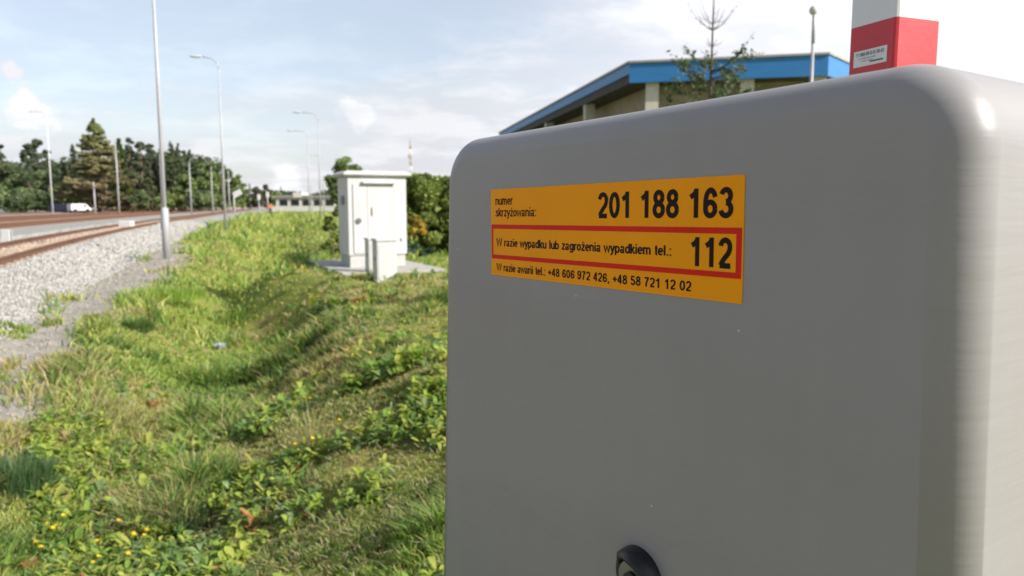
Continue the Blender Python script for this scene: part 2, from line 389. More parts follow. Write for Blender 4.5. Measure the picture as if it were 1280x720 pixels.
def make_tree(name, crown_me, trunk_mb, loc, label, cat='tree', group=None, rz=0, bark='bark', sc_=1.0):
    t = empty(name, loc, rz, label, cat, group); t.scale = (sc_,) * 3
    link('crown', crown_me, M['foliage'] if not crown_me.materials else None, t); trunk_mb.build('trunk', M[bark], t)
    return t

# ------------------------------------------------------------------ barrier machine (foreground)
BO = Vector((-0.0267, 0.9585, 1.3194)); BU = Vector((0.55611, -0.83098, 0.01473)); BV = Vector((-0.00637, 0.01345, 0.99989)); BN = Vector((-0.83108, -0.55614, 0.00219))
BM = Matrix(((BU.x, BV.x, BN.x, BO.x), (BU.y, BV.y, BN.y, BO.y), (BU.z, BV.z, BN.z, BO.z), (0, 0, 0, 1)))
base_pt = BM @ Vector((.25, -1.3, -.28))
bmac = empty('barrier_machine', (base_pt.x, base_pt.y, 0), 0, 'big smooth grey level crossing barrier housing with a yellow emergency number sticker', 'barrier machine')
TOL = Matrix.Translation(-bmac.location)
def hmat():
    m = bpy.data.materials.new('housing_paint'); m.use_nodes = True; t = m.node_tree; b = t.nodes['Principled BSDF']
    b.inputs['Roughness'].default_value = .33; b.inputs['Specular IOR Level'].default_value = .5
    tc = t.nodes.new('ShaderNodeTexCoord')
    def nz(scale, st, det=5):
        mp = t.nodes.new('ShaderNodeMapping'); mp.inputs['Scale'].default_value = st; t.links.new(tc.outputs['Object'], mp.inputs[0])
        n = t.nodes.new('ShaderNodeTexNoise'); n.inputs['Scale'].default_value = scale; n.inputs['Detail'].default_value = det; t.links.new(mp.outputs[0], n.inputs['Vector']); return n.outputs[0]
    r = t.nodes.new('ShaderNodeValToRGB'); e = r.color_ramp.elements; e[0].position = .3; e[0].color = (.282, .272, .268, 1); e[1].position = .7; e[1].color = (.306, .296, .292, 1)
    t.links.new(nz(3, (1, 1, 2.5), 6), r.inputs[0])
    # tiny specks and scuffs
    v = t.nodes.new('ShaderNodeTexVoronoi'); v.inputs['Scale'].default_value = 26; t.links.new(tc.outputs['Object'], v.inputs['Vector'])
    s = t.nodes.new('ShaderNodeMapRange'); s.inputs['From Min'].default_value = .035; s.inputs['From Max'].default_value = .02; t.links.new(v.outputs['Distance'], s.inputs[0])
    s2 = t.nodes.new('ShaderNodeMapRange'); s2.inputs['From Min'].default_value = .50; s2.inputs['From Max'].default_value = .54; t.links.new(nz(9, (1, 1, 1), 2), s2.inputs[0])
    ml = t.nodes.new('ShaderNodeMath'); ml.operation = 'MULTIPLY'; t.links.new(s.outputs[0], ml.inputs[0]); t.links.new(s2.outputs[0], ml.inputs[1])
    mx = t.nodes.new('ShaderNodeMix'); mx.data_type = 'RGBA'; t.links.new(ml.outputs[0], mx.inputs[0]); t.links.new(r.outputs[0], mx.inputs[6]); mx.inputs[7].default_value = (.6, .6, .58, 1)
    stn_ = t.nodes.new('ShaderNodeMapRange'); stn_.inputs['From Min'].default_value = .35; stn_.inputs['From Max'].default_value = .7; stn_.inputs['To Min'].default_value = .985; stn_.inputs['To Max'].default_value = 1.015
    t.links.new(nz(7, (5, 5, .35), 6), stn_.inputs[0])
    mu = t.nodes.new('ShaderNodeVectorMath'); mu.operation = 'SCALE'; t.links.new(mx.outputs[2], mu.inputs[0]); t.links.new(stn_.outputs[0], mu.inputs['Scale'])
    t.links.new(mu.outputs[0], b.inputs['Base Color'])
    rr = t.nodes.new('ShaderNodeMapRange'); rr.inputs['To Min'].default_value = .40; rr.inputs['To Max'].default_value = .50; t.links.new(nz(5, (1, 1, 6), 4), rr.inputs[0]); t.links.new(rr.outputs[0], b.inputs['Roughness'])
    bp = t.nodes.new('ShaderNodeBump'); bp.inputs['Strength'].default_value = .12; bp.inputs['Distance'].default_value = .004
    t.links.new(nz(14, (.5, .5, 7), 3), bp.inputs['Height']); t.links.new(bp.outputs[0], b.inputs['Normal'])
    return m
M['housing'] = hmat()
def housing():
    bm = bmesh.new()
    def ring(v, ul, ur, nf, nb): return [bm.verts.new((ul, v, nf)), bm.verts.new((ur, v, nf)), bm.verts.new((ur, v, nb)), bm.verts.new((ul, v, nb))]
    top = ring(.0725, -.129, .580, 0.0, -.545); bot = ring(-1.17, -.204, .600, 0.0, -.58)
    bm.faces.new(top); bm.faces.new(bot[::-1])
    for i in range(4): bm.faces.new((top[i], bot[i], bot[(i + 1) % 4], top[(i + 1) % 4]))
    bmesh.ops.recalc_face_normals(bm, faces=bm.faces)
    es = [e for e in bm.edges if e.verts[0].co.y > 0 and e.verts[1].co.y > 0 and abs(e.verts[0].co.z - e.verts[1].co.z) > .3]
    bmesh.ops.bevel(bm, geom=es, offset=.062, segments=18, profile=.5, affect='EDGES', clamp_overlap=False)
    es = [e for e in bm.edges if (max(v.co.z for v in e.verts) < -.5 or min(v.co.z for v in e.verts) > -.01) and not (e.verts[0].co.y < -1 and e.verts[1].co.y < -1)]
    bmesh.ops.bevel(bm, geom=es, offset=.031, segments=14, profile=.5, affect='EDGES', clamp_overlap=False)
    for f in bm.faces: f.smooth = True
    bm.transform(TOL @ BM)
    me = bpy.data.meshes.new('housing'); bm.to_mesh(me); bm.free()
    o = link('housing', me, M['housing'], bmac)
    w = o.modifiers.new('wn', 'WEIGHTED_NORMAL'); w.mode = 'FACE_AREA'; w.weight = 100; w.keep_sharp = True
    return o
housing()
mb = MB(); mb.box((-.14, -1.335, -.54), (.59, -1.172, -.03), M=TOL @ BM, bev=.01); mb.build('plinth', M['concrete'], bmac)
# sticker
M['yellow'] = mat('sticker_yellow', (1.0, .37, .001), .5, spec=.12, noise=.05, nscale=12)
M['red_ink'] = mat('sticker_red', (.72, .02, .006), .5, spec=.15, noise=.1, nscale=12)
M['black_ink'] = mat('sticker_black', (.016, .009, .006), .6, spec=.15, noise=.2, nscale=40)
SH = .1094
mb = MB(); mb.box((0, -SH, .0001), (.4, 0, .0007), M=TOL @ BM); st = mb.build('sticker', M['yellow'], bmac)
mb = MB()
def rect(mb, u0, u1, v0, v1, z0=.0007, z1=.00085): mb.box((u0, v0, z0 + .00005), (u1, v1, z1), M=TOL @ BM)
rect(mb, .0012, .3985, -.0500, -.0445); rect(mb, .0012, .3985, -.0882, -.0830); rect(mb, .0012, .0052, -.0829, -.0501); rect(mb, .3925, .3985, -.0829, -.0501)
mb.build('red_frame', M['red_ink'], st)
# grotesque digits drawn as closed stroke outlines
def stroke(pts, w):
    pts = [Vector((p[0], p[1])) for p in pts]; Lf = []; Rt = []
    for i, p in enumerate(pts):
        a = (p - pts[i - 1]).normalized() if i else (pts[1] - p).normalized(); b = (pts[i + 1] - p).normalized() if i < len(pts) - 1 else a
        t = (a + b).normalized(); n = Vector((-t.y, t.x)); k = w / 2 / max(.5, n.dot(Vector((-a.y, a.x))))
        Lf.append(p + n * k); Rt.append(p - n * k)
    return Lf, Rt
def arc(cx, cy, rx, ry, a0, a1, n=18): return [(cx + rx * math.cos(R(a0 + (a1 - a0) * i / n)), cy + ry * math.sin(R(a0 + (a1 - a0) * i / n))) for i in range(n + 1)]
DW = .155
GL = {   # glyph box: width .56, cap height 1
 '0': [arc(.28, .5, .195, .42, 90, 450, 36)],
 '1': [[(.33, 0), (.33, 1.0)], [(.34, .93), (.24, .80), (.09, .71)]],
 '2': [arc(.28, .70, .19, .225, 172, 0, 14) + [(.455, .60), (.40, .48), (.26, .33), (.15, .19), (.10, .08)], [(.06, .075), (.50, .075)]],
 '3': [arc(.27, .725, .17, .20, 165, -90, 14), arc(.27, .29, .195, .215, 90, -168, 16)],
 '6': [arc(.285, .30, .19, .225, 0, 360, 28), [(.095, .32), (.095, .50)] + arc(.295, .52, .20, .405, 180, 25, 14)],
 '8': [arc(.28, .735, .165, .19, 0, 360, 26), arc(.28, .29, .195, .215, 0, 360, 28)],
 '5': [[(.47, .925), (.15, .925), (.11, .50)], arc(.275, .325, .195, .25, 140, -165, 16)],
 '7': [[(.05, .925), (.52, .925)], [(.46, .90), (.33, .65), (.24, .35), (.21, 0)]],
 '4': [[(.38, 0), (.38, 1.0)], [(.36, .97), (.07, .30)], [(.02, .27), (.53, .27)]],
 '9': [arc(.275, .70, .19, .225, 0, 360, 28), [(.465, .68), (.465, .50)] + arc(.265, .48, .20, .405, 0, -155, 14)],
}
XA = {k: .62 for k in '0123456789'}; XA.update({' ': .34})
def _g(k, adv, *st): GL[k] = list(st); XA[k] = adv
def dot(x, y): return [(x, y - .065), (x, y + .065)]
_o = arc(.26, .36, .185, .295, 0, 360, 26)
_g('n', .56, [(.08, 0), (.08, .72)], [(.08, .40)] + arc(.265, .45, .175, .21, 170, 0, 12) + [(.44, 0)])
_g('u', .56, [(.44, 0), (.44, .72)], [(.08, .72)] + arc(.255, .27, .175, .21, 180, 350, 12) + [(.44, .30)])
_g('m', .84, [(.08, 0), (.08, .72)], [(.08, .40)] + arc(.235, .46, .150, .20, 170, 0, 12) + [(.385, 0)], [(.385, .40)] + arc(.545, .46, .155, .20, 170, 0, 12) + [(.70, 0)])
_g('e', .54, arc(.26, .36, .185, .295, 0, 318, 24), [(.08, .37), (.45, .37)])
_g('r', .37, [(.08, 0), (.08, .72)], [(.08, .38)] + arc(.27, .44, .18, .215, 165, 68, 8))
_g('s', .50, [(.41, .53), (.36, .63), (.25, .66), (.13, .62), (.10, .52), (.17, .43), (.33, .34), (.41, .25), (.39, .12), (.30, .065), (.20, .06), (.10, .11), (.07, .20)])
_g('k', .50, [(.08, 0), (.08, 1.0)], [(.09, .27), (.41, .72)], [(.19, .40), (.44, 0)])
_g('z', .49, [(.06, .66), (.43, .66)], [(.39, .65), (.09, .07)], [(.05, .06), (.44, .06)])
_g('\u017c', .49, [(.06, .66), (.43, .66)], [(.39, .65), (.09, .07)], [(.05, .06), (.44, .06)], dot(.24, .92))
_g('y', .50, [(.05, .72), (.245, .06)], [(.44, .72), (.245, .06), (.18, -.14), (.13, -.20), (.03, -.21)])
_g('o', .55, _o)
_g('w', .74, [(.03, .72), (.19, .03), (.355, .66), (.52, .03), (.68, .72)])
_g('a', .55, arc(.225, .20, .15, .145, 0, 360, 22), [(.40, 0), (.40, .50)] + arc(.245, .49, .155, .17, 0, 165, 12))
_g('i', .25, [(.11, 0), (.11, .72)], dot(.11, .93)); _g('l', .25, [(.11, 0), (.11, 1.0)])
_g(':', .28, dot(.13, .07), dot(.13, .64)); _g('.', .28, dot(.13, .07)); _g(',', .28, [(.14, .13), (.14, .0), (.08, -.13)])
_g('W', .98, [(.04, 1), (.25, .04), (.47, .95), (.69, .04), (.90, 1)])
_g('p', .57, [(.08, -.26), (.08, .72)], arc(.275, .36, .185, .295, 0, 360, 26)); _g('b', .57, [(.08, 0), (.08, 1)], arc(.275, .36, .185, .295, 0, 360, 26))
_g('d', .57, [(.45, 0), (.45, 1)], _o); _g('g', .57, [(.45, .72), (.45, 0)] + arc(.26, -.02, .19, .185, -10, -160, 10), _o)
_g('t', .31, [(.14, .94), (.14, .14), (.18, .065), (.27, .065)], [(.02, .66), (.27, .66)]); _g('+', .62, [(.30, .16), (.30, .74)], [(.04, .45), (.56, .45)])
_g('-', .36, [(.04, .35), (.30, .35)])
def digits(name, body, u0, u1, vb, cap, z, mtl, parent, T, w=DW):
    bm = bmesh.new(); x = 0; strips = []; k = 0
    for ch in body:
        if ch == ' ': x += XA[ch]; continue
        for st_ in GL[ch]:
            Lf, Rt = stroke(st_, w); strips.append(([(p.x + x, p.y, k % 7) for p in Lf], [(p.x + x, p.y, k % 7) for p in Rt])); k += 1
        x += XA[ch]
    xs = [p[0] for a, b in strips for p in a + b]; x0, x1 = min(xs), max(xs)
    for a, b in strips:
        q = [[bm.verts.new((u0 + (p[0] - x0) / (x1 - x0) * (u1 - u0), vb + p[1] * cap, z + .00001 * p[2])) for p in s] for s in (a, b)]
        for i in range(len(a) - 1): bm.faces.new((q[1][i], q[1][i + 1], q[0][i + 1], q[0][i]))
    bm.transform(T); me = bpy.data.meshes.new(name); bm.to_mesh(me); bm.free(); return link(name, me, mtl, parent)
T0 = TOL @ BM
digits('lettering', 'numer', .0112, .0510, -.0198, .0108, .0009, M['black_ink'], st, T0, w=.15)
digits('lettering', 'skrzy\u017cowania:', .0112, .1000, -.0344, .0108, .0009, M['black_ink'], st, T0, w=.15)
digits('lettering', '201 188 163', .2115, .3888, -.0362, .0262, .0009, M['black_ink'], st, T0, w=.185)
digits('lettering', 'W razie wypadku lub zagro\u017cenia wypadkiem tel.:', .0122, .3175, -.0718, .0098, .0009, M['black_ink'], st, T0, w=.172)
digits('lettering', '112', .3415, .3885, -.0797, .0262, .0009, M['black_ink'], st, T0, w=.185)
digits('lettering', 'W razie awarii tel.: +48 606 972 426, +48 58 721 12 02', .0122, .343, -.1033, .0094, .0009, M['black_ink'], st, T0, w=.172)
# lock with its black rain hood on the side face
lk = Vector((.279, -.405, 0))
mb = MB(); mb.tube([lk + Vector((0, 0, -.001)), lk + Vector((0, 0, .010))], .021, 28); lo = mb.build('lock', M['lock_grey'], bmac); lo.data.transform(T0)
mb = MB(); mb.tube([lk + Vector((0, 0, .0102)), lk + Vector((0, 0, .014))], .010, 20); q = mb.build('keyhole_disc', M['black'], lo); q.data.transform(T0)
bm = bmesh.new(); rr = []
for i in range(25):
    a = R(-35 + 250 * i / 24); c, s = math.cos(a), math.sin(a); dep = .022 * max(.25, math.sin(max(0.0, min(math.pi, a + .2))) ** .7 if 0 < a + .2 < math.pi else .25)
    rr.append([bm.verts.new(lk + Vector((c * r0, s * r0, z))) for r0, z in ((.034, .0), (.032, dep * .7), (.027, dep), (.0245, dep), (.024, .0))])
for i in range(24):
    for k in range(4):
        f = bm.faces.new((rr[i][k], rr[i][k + 1], rr[i + 1][k + 1], rr[i + 1][k])); f.smooth = True
bmesh.ops.recalc_face_normals(bm, faces=bm.faces); bm.transform(T0); me = bpy.data.meshes.new('lock_hood'); bm.to_mesh(me); bm.free(); link('lock_hood', me, M['black'], bmac)

# ------------------------------------------------------------------ raised barrier boom behind the housing
a_ = Vector((-.36, .93, 0)).normalized(); b_ = Vector((.93, .36, 0)).normalized()
Dm = 1.25; corner = at_y(1119, 60, Dm); cpos = Vector((corner.x, corner.y, 0))
boom = empty('barrier_boom', (cpos.x, cpos.y, 0), 0, 'upright square barrier boom in red and white bands behind the grey housing', 'barrier boom')
TB = Matrix(((b_.x, a_.x, 0, 0), (b_.y, a_.y, 0, 0), (0, 0, 1, 0), (0, 0, 0, 1)))     # local x along the sunlit face, y along the shaded face
M['boom_red'] = mat('boom_red_foil', (.58, .035, .045), .45, noise=.12, nscale=14, bump=.12, bscale=18)
M['boom_white'] = mat('boom_white_foil', (.74, .74, .72), .45, noise=.06, nscale=9, bump=.1, bscale=18)
z_red = at_y(1119, 20.5, Dm).z; bw = .1
zz = [.55, z_red - 1.0, z_red - .5]; zz = [z_red - .85, z_red]
def band(z0, z1, m, bev=.006):
    mb = MB(); q = bev * .4; mb.prism([(bev, 0), (bw - bev, 0), (bw - q, q), (bw, bev), (bw, bw - bev), (bw - q, bw - q), (bw - bev, bw), (bev, bw), (q, bw - q), (0, bw - bev), (0, bev), (q, q)], z0, z1); o = mb.build('colour_band', m, boom); o.data.transform(TB); return o
band(z_red - .95, z_red - .5005, M['boom_white']); rb = band(z_red - .5, z_red, M['boom_red'])
zc_ = z_red
for i in range(9): band(zc_ + .0005, zc_ + .5, M['boom_white'] if i % 2 == 0 else M['boom_red']); zc_ += .5
# label on the shaded face of the red band
M['label_white'] = mat('label_white', (.72, .72, .68), .4, noise=.08, nscale=30)
M['label_ink'] = mat('label_ink', (.06, .06, .055), .5, noise=.2, nscale=60)
def facept(px, py):          # point on the shaded face (plane through corner, direction a_)
    d = ray(px, py); o_ = Vector((0, 0, HC)); n = b_; t = (cpos - o_).dot(n) / d.dot(n); P = o_ + d * t - cpos; return P.dot(a_), P.z
LT = Matrix(((0, 0, -1, 0), (-1, 0, 0, 0), (0, 1, 0, 0), (0, 0, 0, 1)))   # label plane (x right, y up) on the face
lc = [facept(1067, 66), facept(1109, 56), facept(1109, 76), facept(1068, 86)]
y0 = (lc[0][0] + lc[3][0]) / 2; y1 = (lc[1][0] + lc[2][0]) / 2; zt = (lc[0][1] + lc[1][1]) / 2; zb = (lc[2][1] + lc[3][1]) / 2
TLb = TB @ LT
mb = MB(); mb.box((-y0, zb, .0003), (-y1, zt, .0008)); lb = mb.build('label_plate', M['label_white'], boom); lb.data.transform(TLb)
lw = y0 - y1; lh = zt - zb
digits('lettering', '71 888-88-8-8138-82', -y0 + lw * .07, -y0 + lw * .92, zt - lh * .36, lh * .22, .0010, M['label_ink'], lb, TLb, w=.15)
digits('lettering', 'ni wz 888 esni esaniue', -y0 + lw * .16, -y0 + lw * .68, zt - lh * .54, lh * .075, .0010, M['label_ink'], lb, TLb, w=.14)
digits('lettering', 'esniw snieaz', -y0 + lw * .26, -y0 + lw * .60, zt - lh * .70, lh * .075, .0010, M['label_ink'], lb, TLb, w=.14)
mb = MB(); mb.box((-y0 + lw * .5, zt - lh * .82, .0009), (-y0 + lw * .9, zt - lh * .73, .0010)); q = mb.build('printed_bar', M['label_ink'], lb); q.data.transform(TLb)
# clamp and pivot that carry the boom at the back of the housing
mb = MB(); mb.box((-.012, -.012, z_red - 1.15), (bw + .012, bw + .012, z_red - .94), bev=.006); q = mb.build('clamp', M['galv'], boom); q.data.transform(TB)
mb = MB(); pv = BM @ Vector((.25, -.55, -.55)) - cpos; cc = TB @ Vector((bw / 2, bw / 2, z_red - 1.05)); mb.tube([pv, cc], .035, 16); mb.build('pivot_shaft', M['galv'], boom)

# ------------------------------------------------------------------ railway tracks
def track_pt(off, Y): 
    x = float(xt(Y)); s = (float(xt(Y + .5)) - float(xt(Y - .5))); n = Vector((-1, s, 0)).normalized(); return Vector((x, Y, 0)) + n * off, Vector((s, 1, 0)).normalized()
RAILP = [(-.07, 0), (.07, 0), (.07, .015), (.012, .035), (.012, .12), (.036, .135), (.036, .165), (.028, .172), (-.028, .172), (-.036, .165), (-.036, .135), (-.012, .12), (-.012, .035), (-.07, .015)]
def rail_mesh(off, Y0, Y1, root):
    Ys = list(np.linspace(Y0, 30, 18)) + list(np.geomspace(30, Y1, 24))[1:]; bm = bmesh.new(); prev = None
    for Y in Ys:
        p, d = track_pt(off, Y); r = Vector((d.y, -d.x, 0)); cur = [bm.verts.new(p - root + r * a + Vector((0, 0, .03 + b))) for a, b in RAILP]
        if prev: 
            for i in range(len(cur)): bm.faces.new((prev[i], prev[(i + 1) % len(cur)], cur[(i + 1) % len(cur)], cur[i]))
        prev = cur
    bmesh.ops.recalc_face_normals(bm, faces=bm.faces)
    me = bpy.data.meshes.new('rail'); bm.to_mesh(me); bm.free(); return me
TL = ['nearest rusty railway track, along the grey ballast edge next to the ditch', 'second rusty railway track from the ditch, beyond the pale gravel strip',
      'third rusty railway track from the ditch, between rusty ballast', 'fourth rusty railway track from the ditch, with the pale strip beyond it', 'farthest rusty railway track, in front of the tree line']
smb = None
for i, off in enumerate(BANDS):
    Y0 = [3, 10, 16, 20, 30][i]; rp, _ = track_pt(off + .72, Y0); root = Vector((rp.x, rp.y, 0))
    t = empty('railway_track', root, 0, TL[i], 'railway track', 'railway tracks')
    for o2 in (0, 1.505): link('rail', rail_mesh(off + o2, Y0, 210, root), M['rust'], t)
    if smb is None:
        mb = MB(); mb.box((-1.2, -.13, -.10), (1.2, .13, .028), bev=.015)
        for s in (-1, 1):
            for k in (-1, 1): mb.box((s * .7525 + k * .10 - .035, -.06, .0285), (s * .7525 + k * .10 + .035, .06, .075), bev=.01)
        smb = mb.build('sleeper', M['sleeper'], t); base = smb
    Ys = np.arange(Y0 + .3, Y0 + (60 if i == 0 else 24), .62)
    for j, Y in enumerate(Ys):
        o = base if (i == 0 and j == 0) else base.copy()
        if o is not base: COL.objects.link(o)
        o.parent = t; p, d = track_pt(off + .7525, Y); o.location = p - root; o.rotation_euler = (0, 0, math.atan2(-d.x, d.y))
# small white distance markers beside the rails
def block(name, px, py0, py1, w, label, cat, m='white_paint', z=None, group=None):
    P = at_z(px, py1, .02 if z is None else z); top = at_y(px, py0, P.y).z; mb = MB(); mb.box((-w / 2, -w * .3, 0), (w / 2, w * .3, top - P.z), bev=w * .06)
    o = mb.build(name, M[m]); o.location = P; return tag(o, label, cat, group)
block('marker_post', 9, 287, 303, .30, 'short white concrete marker post between the near and second track, at the left edge', 'marker post')
block('marker_block', 158, 276, 284, .75, 'low white block lying on the pale gravel between the tracks', 'marker block')
block('marker_block', 214, 251, 263, .9, 'small cream equipment box standing just right of the nearest lamp pole, beyond the tracks', 'equipment box')

# loose ballast stones
def stones():
    n = 40000; u = rng.random(n); Y = 5 * (60 / 5) ** u; X = gx(Y) - .05 - rng.random(n) ** 1.0 * (gx(Y) - xt(Y) + 3.4)
    d = (X - xt(Y)); keep = ~((d > -1.62) & (d < .12)) | (rng.random(n) < .35); keep &= (np.abs(d) > .1) & (np.abs(d + 1.6) > .1)
    X, Y = X[keep], Y[keep]; n = len(X)
    # strays and pebbles on the path
    m_ = 4500; Yp = 4.5 * (30 / 4.5) ** rng.random(m_); Xp = gx(Yp) + rng.random(m_) ** 1.6 * (px_(Yp) - gx(Yp) + .3); X = np.r_[X, Xp]; Y = np.r_[Y, Yp]; big = np.r_[np.ones(n), rng.uniform(.25, .8, m_)]; n = len(X)
    s = big * rng.uniform(.016, .036, n) * np.clip(Y / 14, .8, 1.8)
    Z = height(X, Y) + s * .25
    cube = np.array([[-1, -1, -1], [1, -1, -1], [1, 1, -1], [-1, 1, -1], [-1, -1, 1], [1, -1, 1], [1, 1, 1], [-1, 1, 1]], float) * .62
    fc = np.array([[0, 3, 2, 1], [4, 5, 6, 7], [0, 1, 5, 4], [1, 2, 6, 5], [2, 3, 7, 6], [3, 0, 4, 7]])
    V = cube[None] * rng.uniform(.6, 1.25, (n, 8, 3)); q = rng.normal(size=(n, 4)); q /= np.linalg.norm(q, axis=1)[:, None]
    w, x, y, z = q.T; Rm = np.stack([1 - 2 * (y * y + z * z), 2 * (x * y - z * w), 2 * (x * z + y * w), 2 * (x * y + z * w), 1 - 2 * (x * x + z * z), 2 * (y * z - x * w), 2 * (x * z - y * w), 2 * (y * z + x * w), 1 - 2 * (x * x + y * y)], -1).reshape(n, 3, 3)
    V = np.einsum('nij,nkj->nki', Rm, V) * s[:, None, None] + np.stack([X, Y, Z], -1)[:, None]
    Fc = (fc[None] + (np.arange(n) * 8)[:, None, None]).reshape(-1)
    g = rng.uniform(.30, .50, n)[:, None] * np.array([[1, .965, .89]]); g *= np.where(rng.random(n) < .08, .7, 1)[:, None]
    tr_ = ((X - xt(Y)) < .2) & ((X - xt(Y)) > -1.7); g = np.where((big < 1)[:, None], g * .82 * np.array([[1, .95, .86]]), g); g = np.where(tr_[:, None], np.array([[.48, .37, .28]]) * rng.uniform(.75, 1.1, (n, 1)), g)
    m = bpy.data.materials.new('stone'); m.use_nodes = True; a = m.node_tree.nodes.new('ShaderNodeAttribute'); a.attribute_name = 'col'
    b = m.node_tree.nodes['Principled BSDF']; b.inputs['Roughness'].default_value = .9; m.node_tree.links.new(a.outputs['Color'], b.inputs['Base Color'])
    o = link('ballast_stones', np_mesh('ballast_stones', V.reshape(-1, 3), Fc, np.full(n * 6, 4), np.repeat(g, 8, 0)), m)
    tag(o, 'pale grey crushed stone ballast beside the rails', 'ballast', kind='stuff')
stones()

# ------------------------------------------------------------------ grass, weeds
PAL = np.array([(.37, .42, .10), (.24, .36, .08), (.14, .25, .06), (.42, .35, .18), (.08, .14, .035), (.50, .46, .22)])
def patch_col(X, Y):
    n = len(X); p = fbm(X * .8 + 3, Y * .8, 4); dry = fbm(X * .55 + 40, Y * .55 + 11, 4); lush = fbm(X * 1.7 + 80, Y * 1.7 + 2, 3)
    dx = X - ditch_x(Y)
    dry = dry + .20 * sstep(.8, 1.6, dx) * sstep(3.5, 4.1, Y) * sstep(9, 6.5, Y) - .12 * sstep(3.9, 3.3, Y) + .02 * sstep(8, 20, Y); lush = lush + .08 * sstep(3.9, 3.3, Y)
    w = np.zeros((n, 6)); w[:, 0] = 1.0; w[:, 1] = sstep(.42, .60, p) * 2.2; w[:, 2] = sstep(.5, .62, lush) * 3; w[:, 3] = sstep(.52, .62, dry) * 4 + .15; w[:, 4] = .35 + sstep(.56, .66, lush) * 1.2; w[:, 5] = .22
    w[:, 0] += sstep(8, 22, Y) * 1.5; w[:, 4] *= sstep(40, 10, Y)
    cw = np.cumsum(w, 1); r = rng.random(n) * cw[:, -1]; i = (r[:, None] > cw).sum(1).clip(0, 5)
    return PAL[i] * rng.uniform(.72, 1.3, (n, 1)), dry, lush
def free(X, Y):
    g = X > px_(Y) + (fbm(X * 1.1 + 5, Y * 1.1, 4) - .5) * -1.2 - .05 + rng.normal(size=len(X)) * .14
    g |= (np.abs(X - gx(Y) - .05) < .32) & (fbm(X * 1.6 + 33, Y * .8 + 3, 3) > .57) & (rng.random(len(X)) < .5)
    g |= (Y < 4.2) & (X > gx(Y))
    c = CABC; ca, sa = math.cos(CABR), math.sin(CABR); lx = (X - c[0]) * ca + (Y - c[1]) * sa; ly = -(X - c[0]) * sa + (Y - c[1]) * ca
    g &= ~((lx > -1.02) & (lx < 1.08) & (ly > -1.15) & (ly < 2.35))
    bp = np.stack([X - BO.x, Y - BO.y], -1); bu = bp @ np.array([BU.x, BU.y]); bn = bp @ np.array([BN.x, BN.y])
    g &= ~((bu > -.2) & (bu < .65) & (bn > -.62) & (bn < .03)); return g
CABR = R(26); _c = at_z(440, 338); CABC = (at_z(440, 338).x + .55 * math.cos(CABR), at_z(440, 338).y + .55 * math.sin(CABR))
def polar(n, r0, r1, a0=-52, a1=42, p=1.0):
    r = r0 * (r1 / r0) ** (rng.random(n) ** p); a = np.radians(rng.uniform(a0, a1, n)); return r * np.sin(a), r * np.cos(a), r
def blades():
    X, Y, r = polar(430000, 1.5, 130, p=.98); Xn, Yn, rn = polar(330000, 1.6, 12, a0=-44, a1=12, p=.8); X = np.r_[X, Xn]; Y = np.r_[Y, Yn]; r = np.r_[r, rn]
    # clumping
    k = rng.random(len(X)) < .55; cx = np.round(X / .16) * .16 + (vnoise(X * 6, Y * 6) - .5) * .1; cy = np.round(Y / .16) * .16
    X = np.where(k, X * .45 + cx * .55, X); Y = np.where(k, Y * .45 + cy * .55, Y)
    f = free(X, Y); X, Y, r = X[f], Y[f], r[f]; n = len(X)
    col, dry, lush = patch_col(X, Y)
    h = rng.uniform(.035, .13, n) * (.55 + 1.5 * sstep(.45, .65, fbm(X * 1.1 + 60, Y * 1.1, 3))) * np.where(dry > .55, .6, 1) * (1 + .5 * sstep(.55, .65, lush))
    h *= np.clip(r / 30, 1, 2.2) * (.78 + .5 * sstep(1.4, .2, X - ditch_x(Y))); w = rng.uniform(.0020, .0045, n) * np.clip(r / 3.6, 1, 18)
    az = rng.random(n) * 6.283; lean = rng.uniform(.15, 1.1, n) * h; fz = rng.random(n) * 6.283
    b = np.stack([X, Y, height(X, Y) - .01], -1); dz = np.stack([np.cos(az) * lean, np.sin(az) * lean, h * 0], -1); s = np.stack([np.cos(fz), np.sin(fz), fz * 0], -1) * w[:, None]
    up = np.zeros((n, 3)); up[:, 2] = h
    V = np.stack([b - s, b + s, b + dz * .30 + up * .55 + s * .8, b + dz * .30 + up * .55 - s * .8, b + dz + up * .92], 1)
    i = (np.arange(n) * 5)[:, None]; q = i + np.array([0, 1, 2, 3]); t = i + np.array([3, 2, 4])
    ff = np.concatenate([q.ravel(), t.ravel()]); sz = np.concatenate([np.full(n, 4), np.full(n, 3)])
    o = link('grass', np_mesh('grass', V.reshape(-1, 3), ff, sz, np.repeat(col, 5, 0)), M['grass']); tag(o, 'patchy green and dry yellowish grass in and beside the ditch', 'grass', kind='stuff')
blades()
def leaf_strip(base, az, L_, w, rise, droop):
    """elliptic leaves from arrays: 4 cross sections, V shape"""
    n = len(az); d = np.stack([np.cos(az), np.sin(az), 0 * az], -1); sd_ = np.stack([-np.sin(az), np.cos(az), 0 * az], -1); V = []
    for s, ww in ((0, .15), (.3, .8), (.62, 1.0), (.86, .6), (1.0, .03)):
        z = rise * s - droop * s * s; c = base + d * (L_ * s)[:, None]; c[:, 2] += z * L_
        e = sd_ * (w * ww)[:, None]; lift = (w * ww * .35)[:, None] * np.array([[0, 0, 1.]])
        V += [c - e + lift, c, c + e + lift]
    V = np.stack(V, 1); f = []
    for k in range(4):
        for j in range(2): f.append([k * 3 + j, k * 3 + j + 1, k * 3 + j + 4, k * 3 + j + 3])
    f = np.array(f); Fc = (f[None] + (np.arange(n) * 15)[:, None, None]).ravel(); return V.reshape(-1, 3), Fc, np.full(n * 8, 4)
